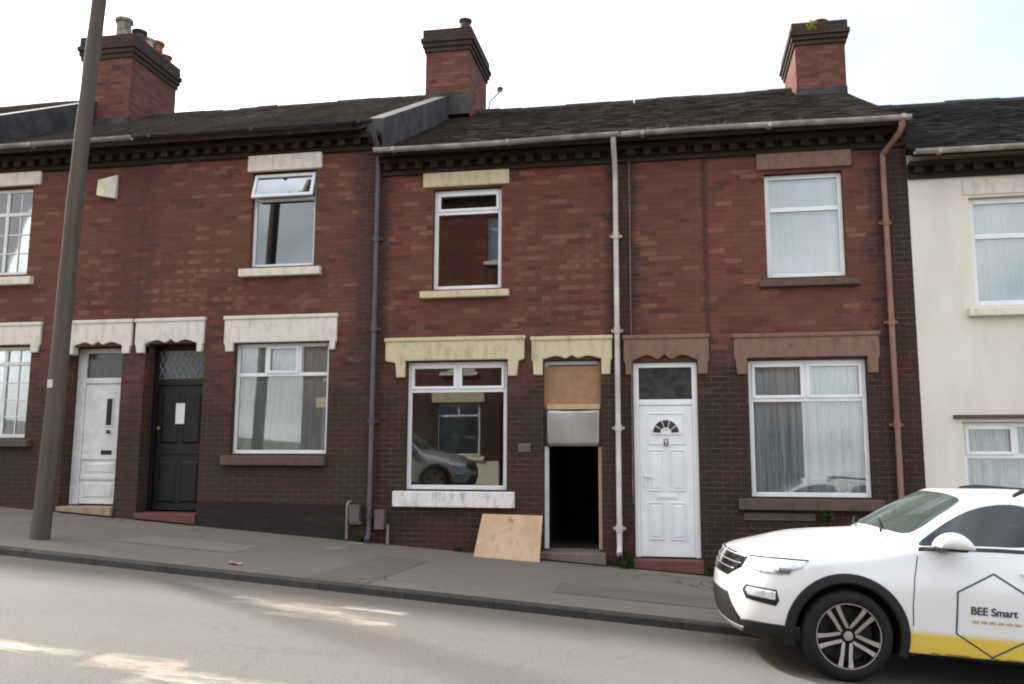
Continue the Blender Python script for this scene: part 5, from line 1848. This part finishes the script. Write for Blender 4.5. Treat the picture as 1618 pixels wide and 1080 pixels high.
# ------------------------------------------------------------------ sky, sun, camera
w = bpy.data.worlds.new('World'); S.world = w; w.use_nodes = True
nt = w.node_tree; nt.nodes.clear()
SUN_EL, SUN_AZ = 40.0, 30.0        # azimuth: degrees from -X round towards +Y
sd = Vector((-math.cos(math.radians(SUN_AZ)) * math.cos(math.radians(SUN_EL)), math.sin(math.radians(SUN_AZ)) * math.cos(math.radians(SUN_EL)), math.sin(math.radians(SUN_EL))))
out = nt.nodes.new('ShaderNodeOutputWorld'); bg = nt.nodes.new('ShaderNodeBackground')
sky = nt.nodes.new('ShaderNodeTexSky'); sky.sky_type = 'NISHITA'; sky.sun_disc = False
sky.sun_elevation = math.radians(SUN_EL)
sky.sun_rotation = math.atan2(sd.x, sd.y)
sky.air_density = 1.0; sky.dust_density = 3.5; sky.ozone_density = 1.0
# thin bright cloud
tc = nt.nodes.new('ShaderNodeTexCoord'); mp = nt.nodes.new('ShaderNodeMapping'); mp.inputs['Scale'].default_value = (1.5, 1.5, 4.0)
no = nt.nodes.new('ShaderNodeTexNoise'); no.inputs['Scale'].default_value = 1.6; no.inputs['Detail'].default_value = 5; no.inputs['Distortion'].default_value = .6
mr = nt.nodes.new('ShaderNodeMapRange'); mr.interpolation_type = 'SMOOTHSTEP'
mr.inputs[1].default_value = .36; mr.inputs[2].default_value = .68; mr.inputs[3].default_value = .30; mr.inputs[4].default_value = .95
mx = nt.nodes.new('ShaderNodeMix'); mx.data_type = 'RGBA'
nt.links.new(tc.outputs['Generated'], mp.inputs[0]); nt.links.new(mp.outputs[0], no.inputs['Vector']); nt.links.new(no.outputs[0], mr.inputs[0])
# the haze is thick on the sun's side and behind the viewpoint and thins out to blue on the far right
sx = nt.nodes.new('ShaderNodeVectorMath'); sx.operation = 'DOT_PRODUCT'; sx.inputs[1].default_value = (.80, .60, 0)
nt.links.new(tc.outputs['Generated'], sx.inputs[0])
mr2 = nt.nodes.new('ShaderNodeMapRange'); mr2.interpolation_type = 'SMOOTHSTEP'
mr2.inputs[1].default_value = .20; mr2.inputs[2].default_value = .85; mr2.inputs[3].default_value = 1; mr2.inputs[4].default_value = .21
nt.links.new(sx.outputs['Value'], mr2.inputs[0])
mm = nt.nodes.new('ShaderNodeMath'); mm.operation = 'MULTIPLY'
nt.links.new(mr.outputs[0], mm.inputs[0]); nt.links.new(mr2.outputs[0], mm.inputs[1]); nt.links.new(mm.outputs[0], mx.inputs[0]); nt.links.new(sky.outputs[0], mx.inputs[6]); mx.inputs[7].default_value = (9.5, 9.7, 9.9, 1)
nt.links.new(mx.outputs[2], bg.inputs[0]); bg.inputs[1].default_value = 0.10
nt.links.new(bg.outputs[0], out.inputs[0])
sl = bpy.data.lights.new('Sun', 'SUN'); sl.energy = 3.0; sl.angle = math.radians(5); sl.color = (1.0, 0.93, 0.84)
so = bpy.data.objects.new('Sun', sl); COL.objects.link(so)
so.rotation_euler = sd.to_track_quat('Z', 'Y').to_euler(); so.location = (-20, 8, 20)

cam = bpy.data.cameras.new('Camera'); cam.sensor_width = 36; cam.lens = 1400 / 1618 * 36; cam.clip_end = 2000; cam.clip_start = .05
co = bpy.data.objects.new('Camera', cam); COL.objects.link(co); S.camera = co
right = Vector((0.98317620, 0.18260867, 0.00431762)); down = Vector((-0.02109040, 0.13696794, -0.99035094)); fwd = Vector((-0.18143805, 0.97359841, 0.13851490))
up = -down; bk = -fwd
co.matrix_world = Matrix(((right.x, up.x, bk.x, 0), (right.y, up.y, bk.y, -12.3), (right.z, up.z, bk.z, 1.4), (0, 0, 0, 1)))
S.view_settings.view_transform = 'Standard'; S.view_settings.look = 'None'; S.view_settings.gamma = 1; S.view_settings.exposure = 1.48
S.view_settings.use_curve_mapping = False
S.cycles.max_bounces = 8; S.cycles.transparent_max_bounces = 16; S.cycles.caustics_reflective = False; S.cycles.caustics_refractive = False
S.cycles.filter_width = 2.0
S.cycles.use_denoising = True
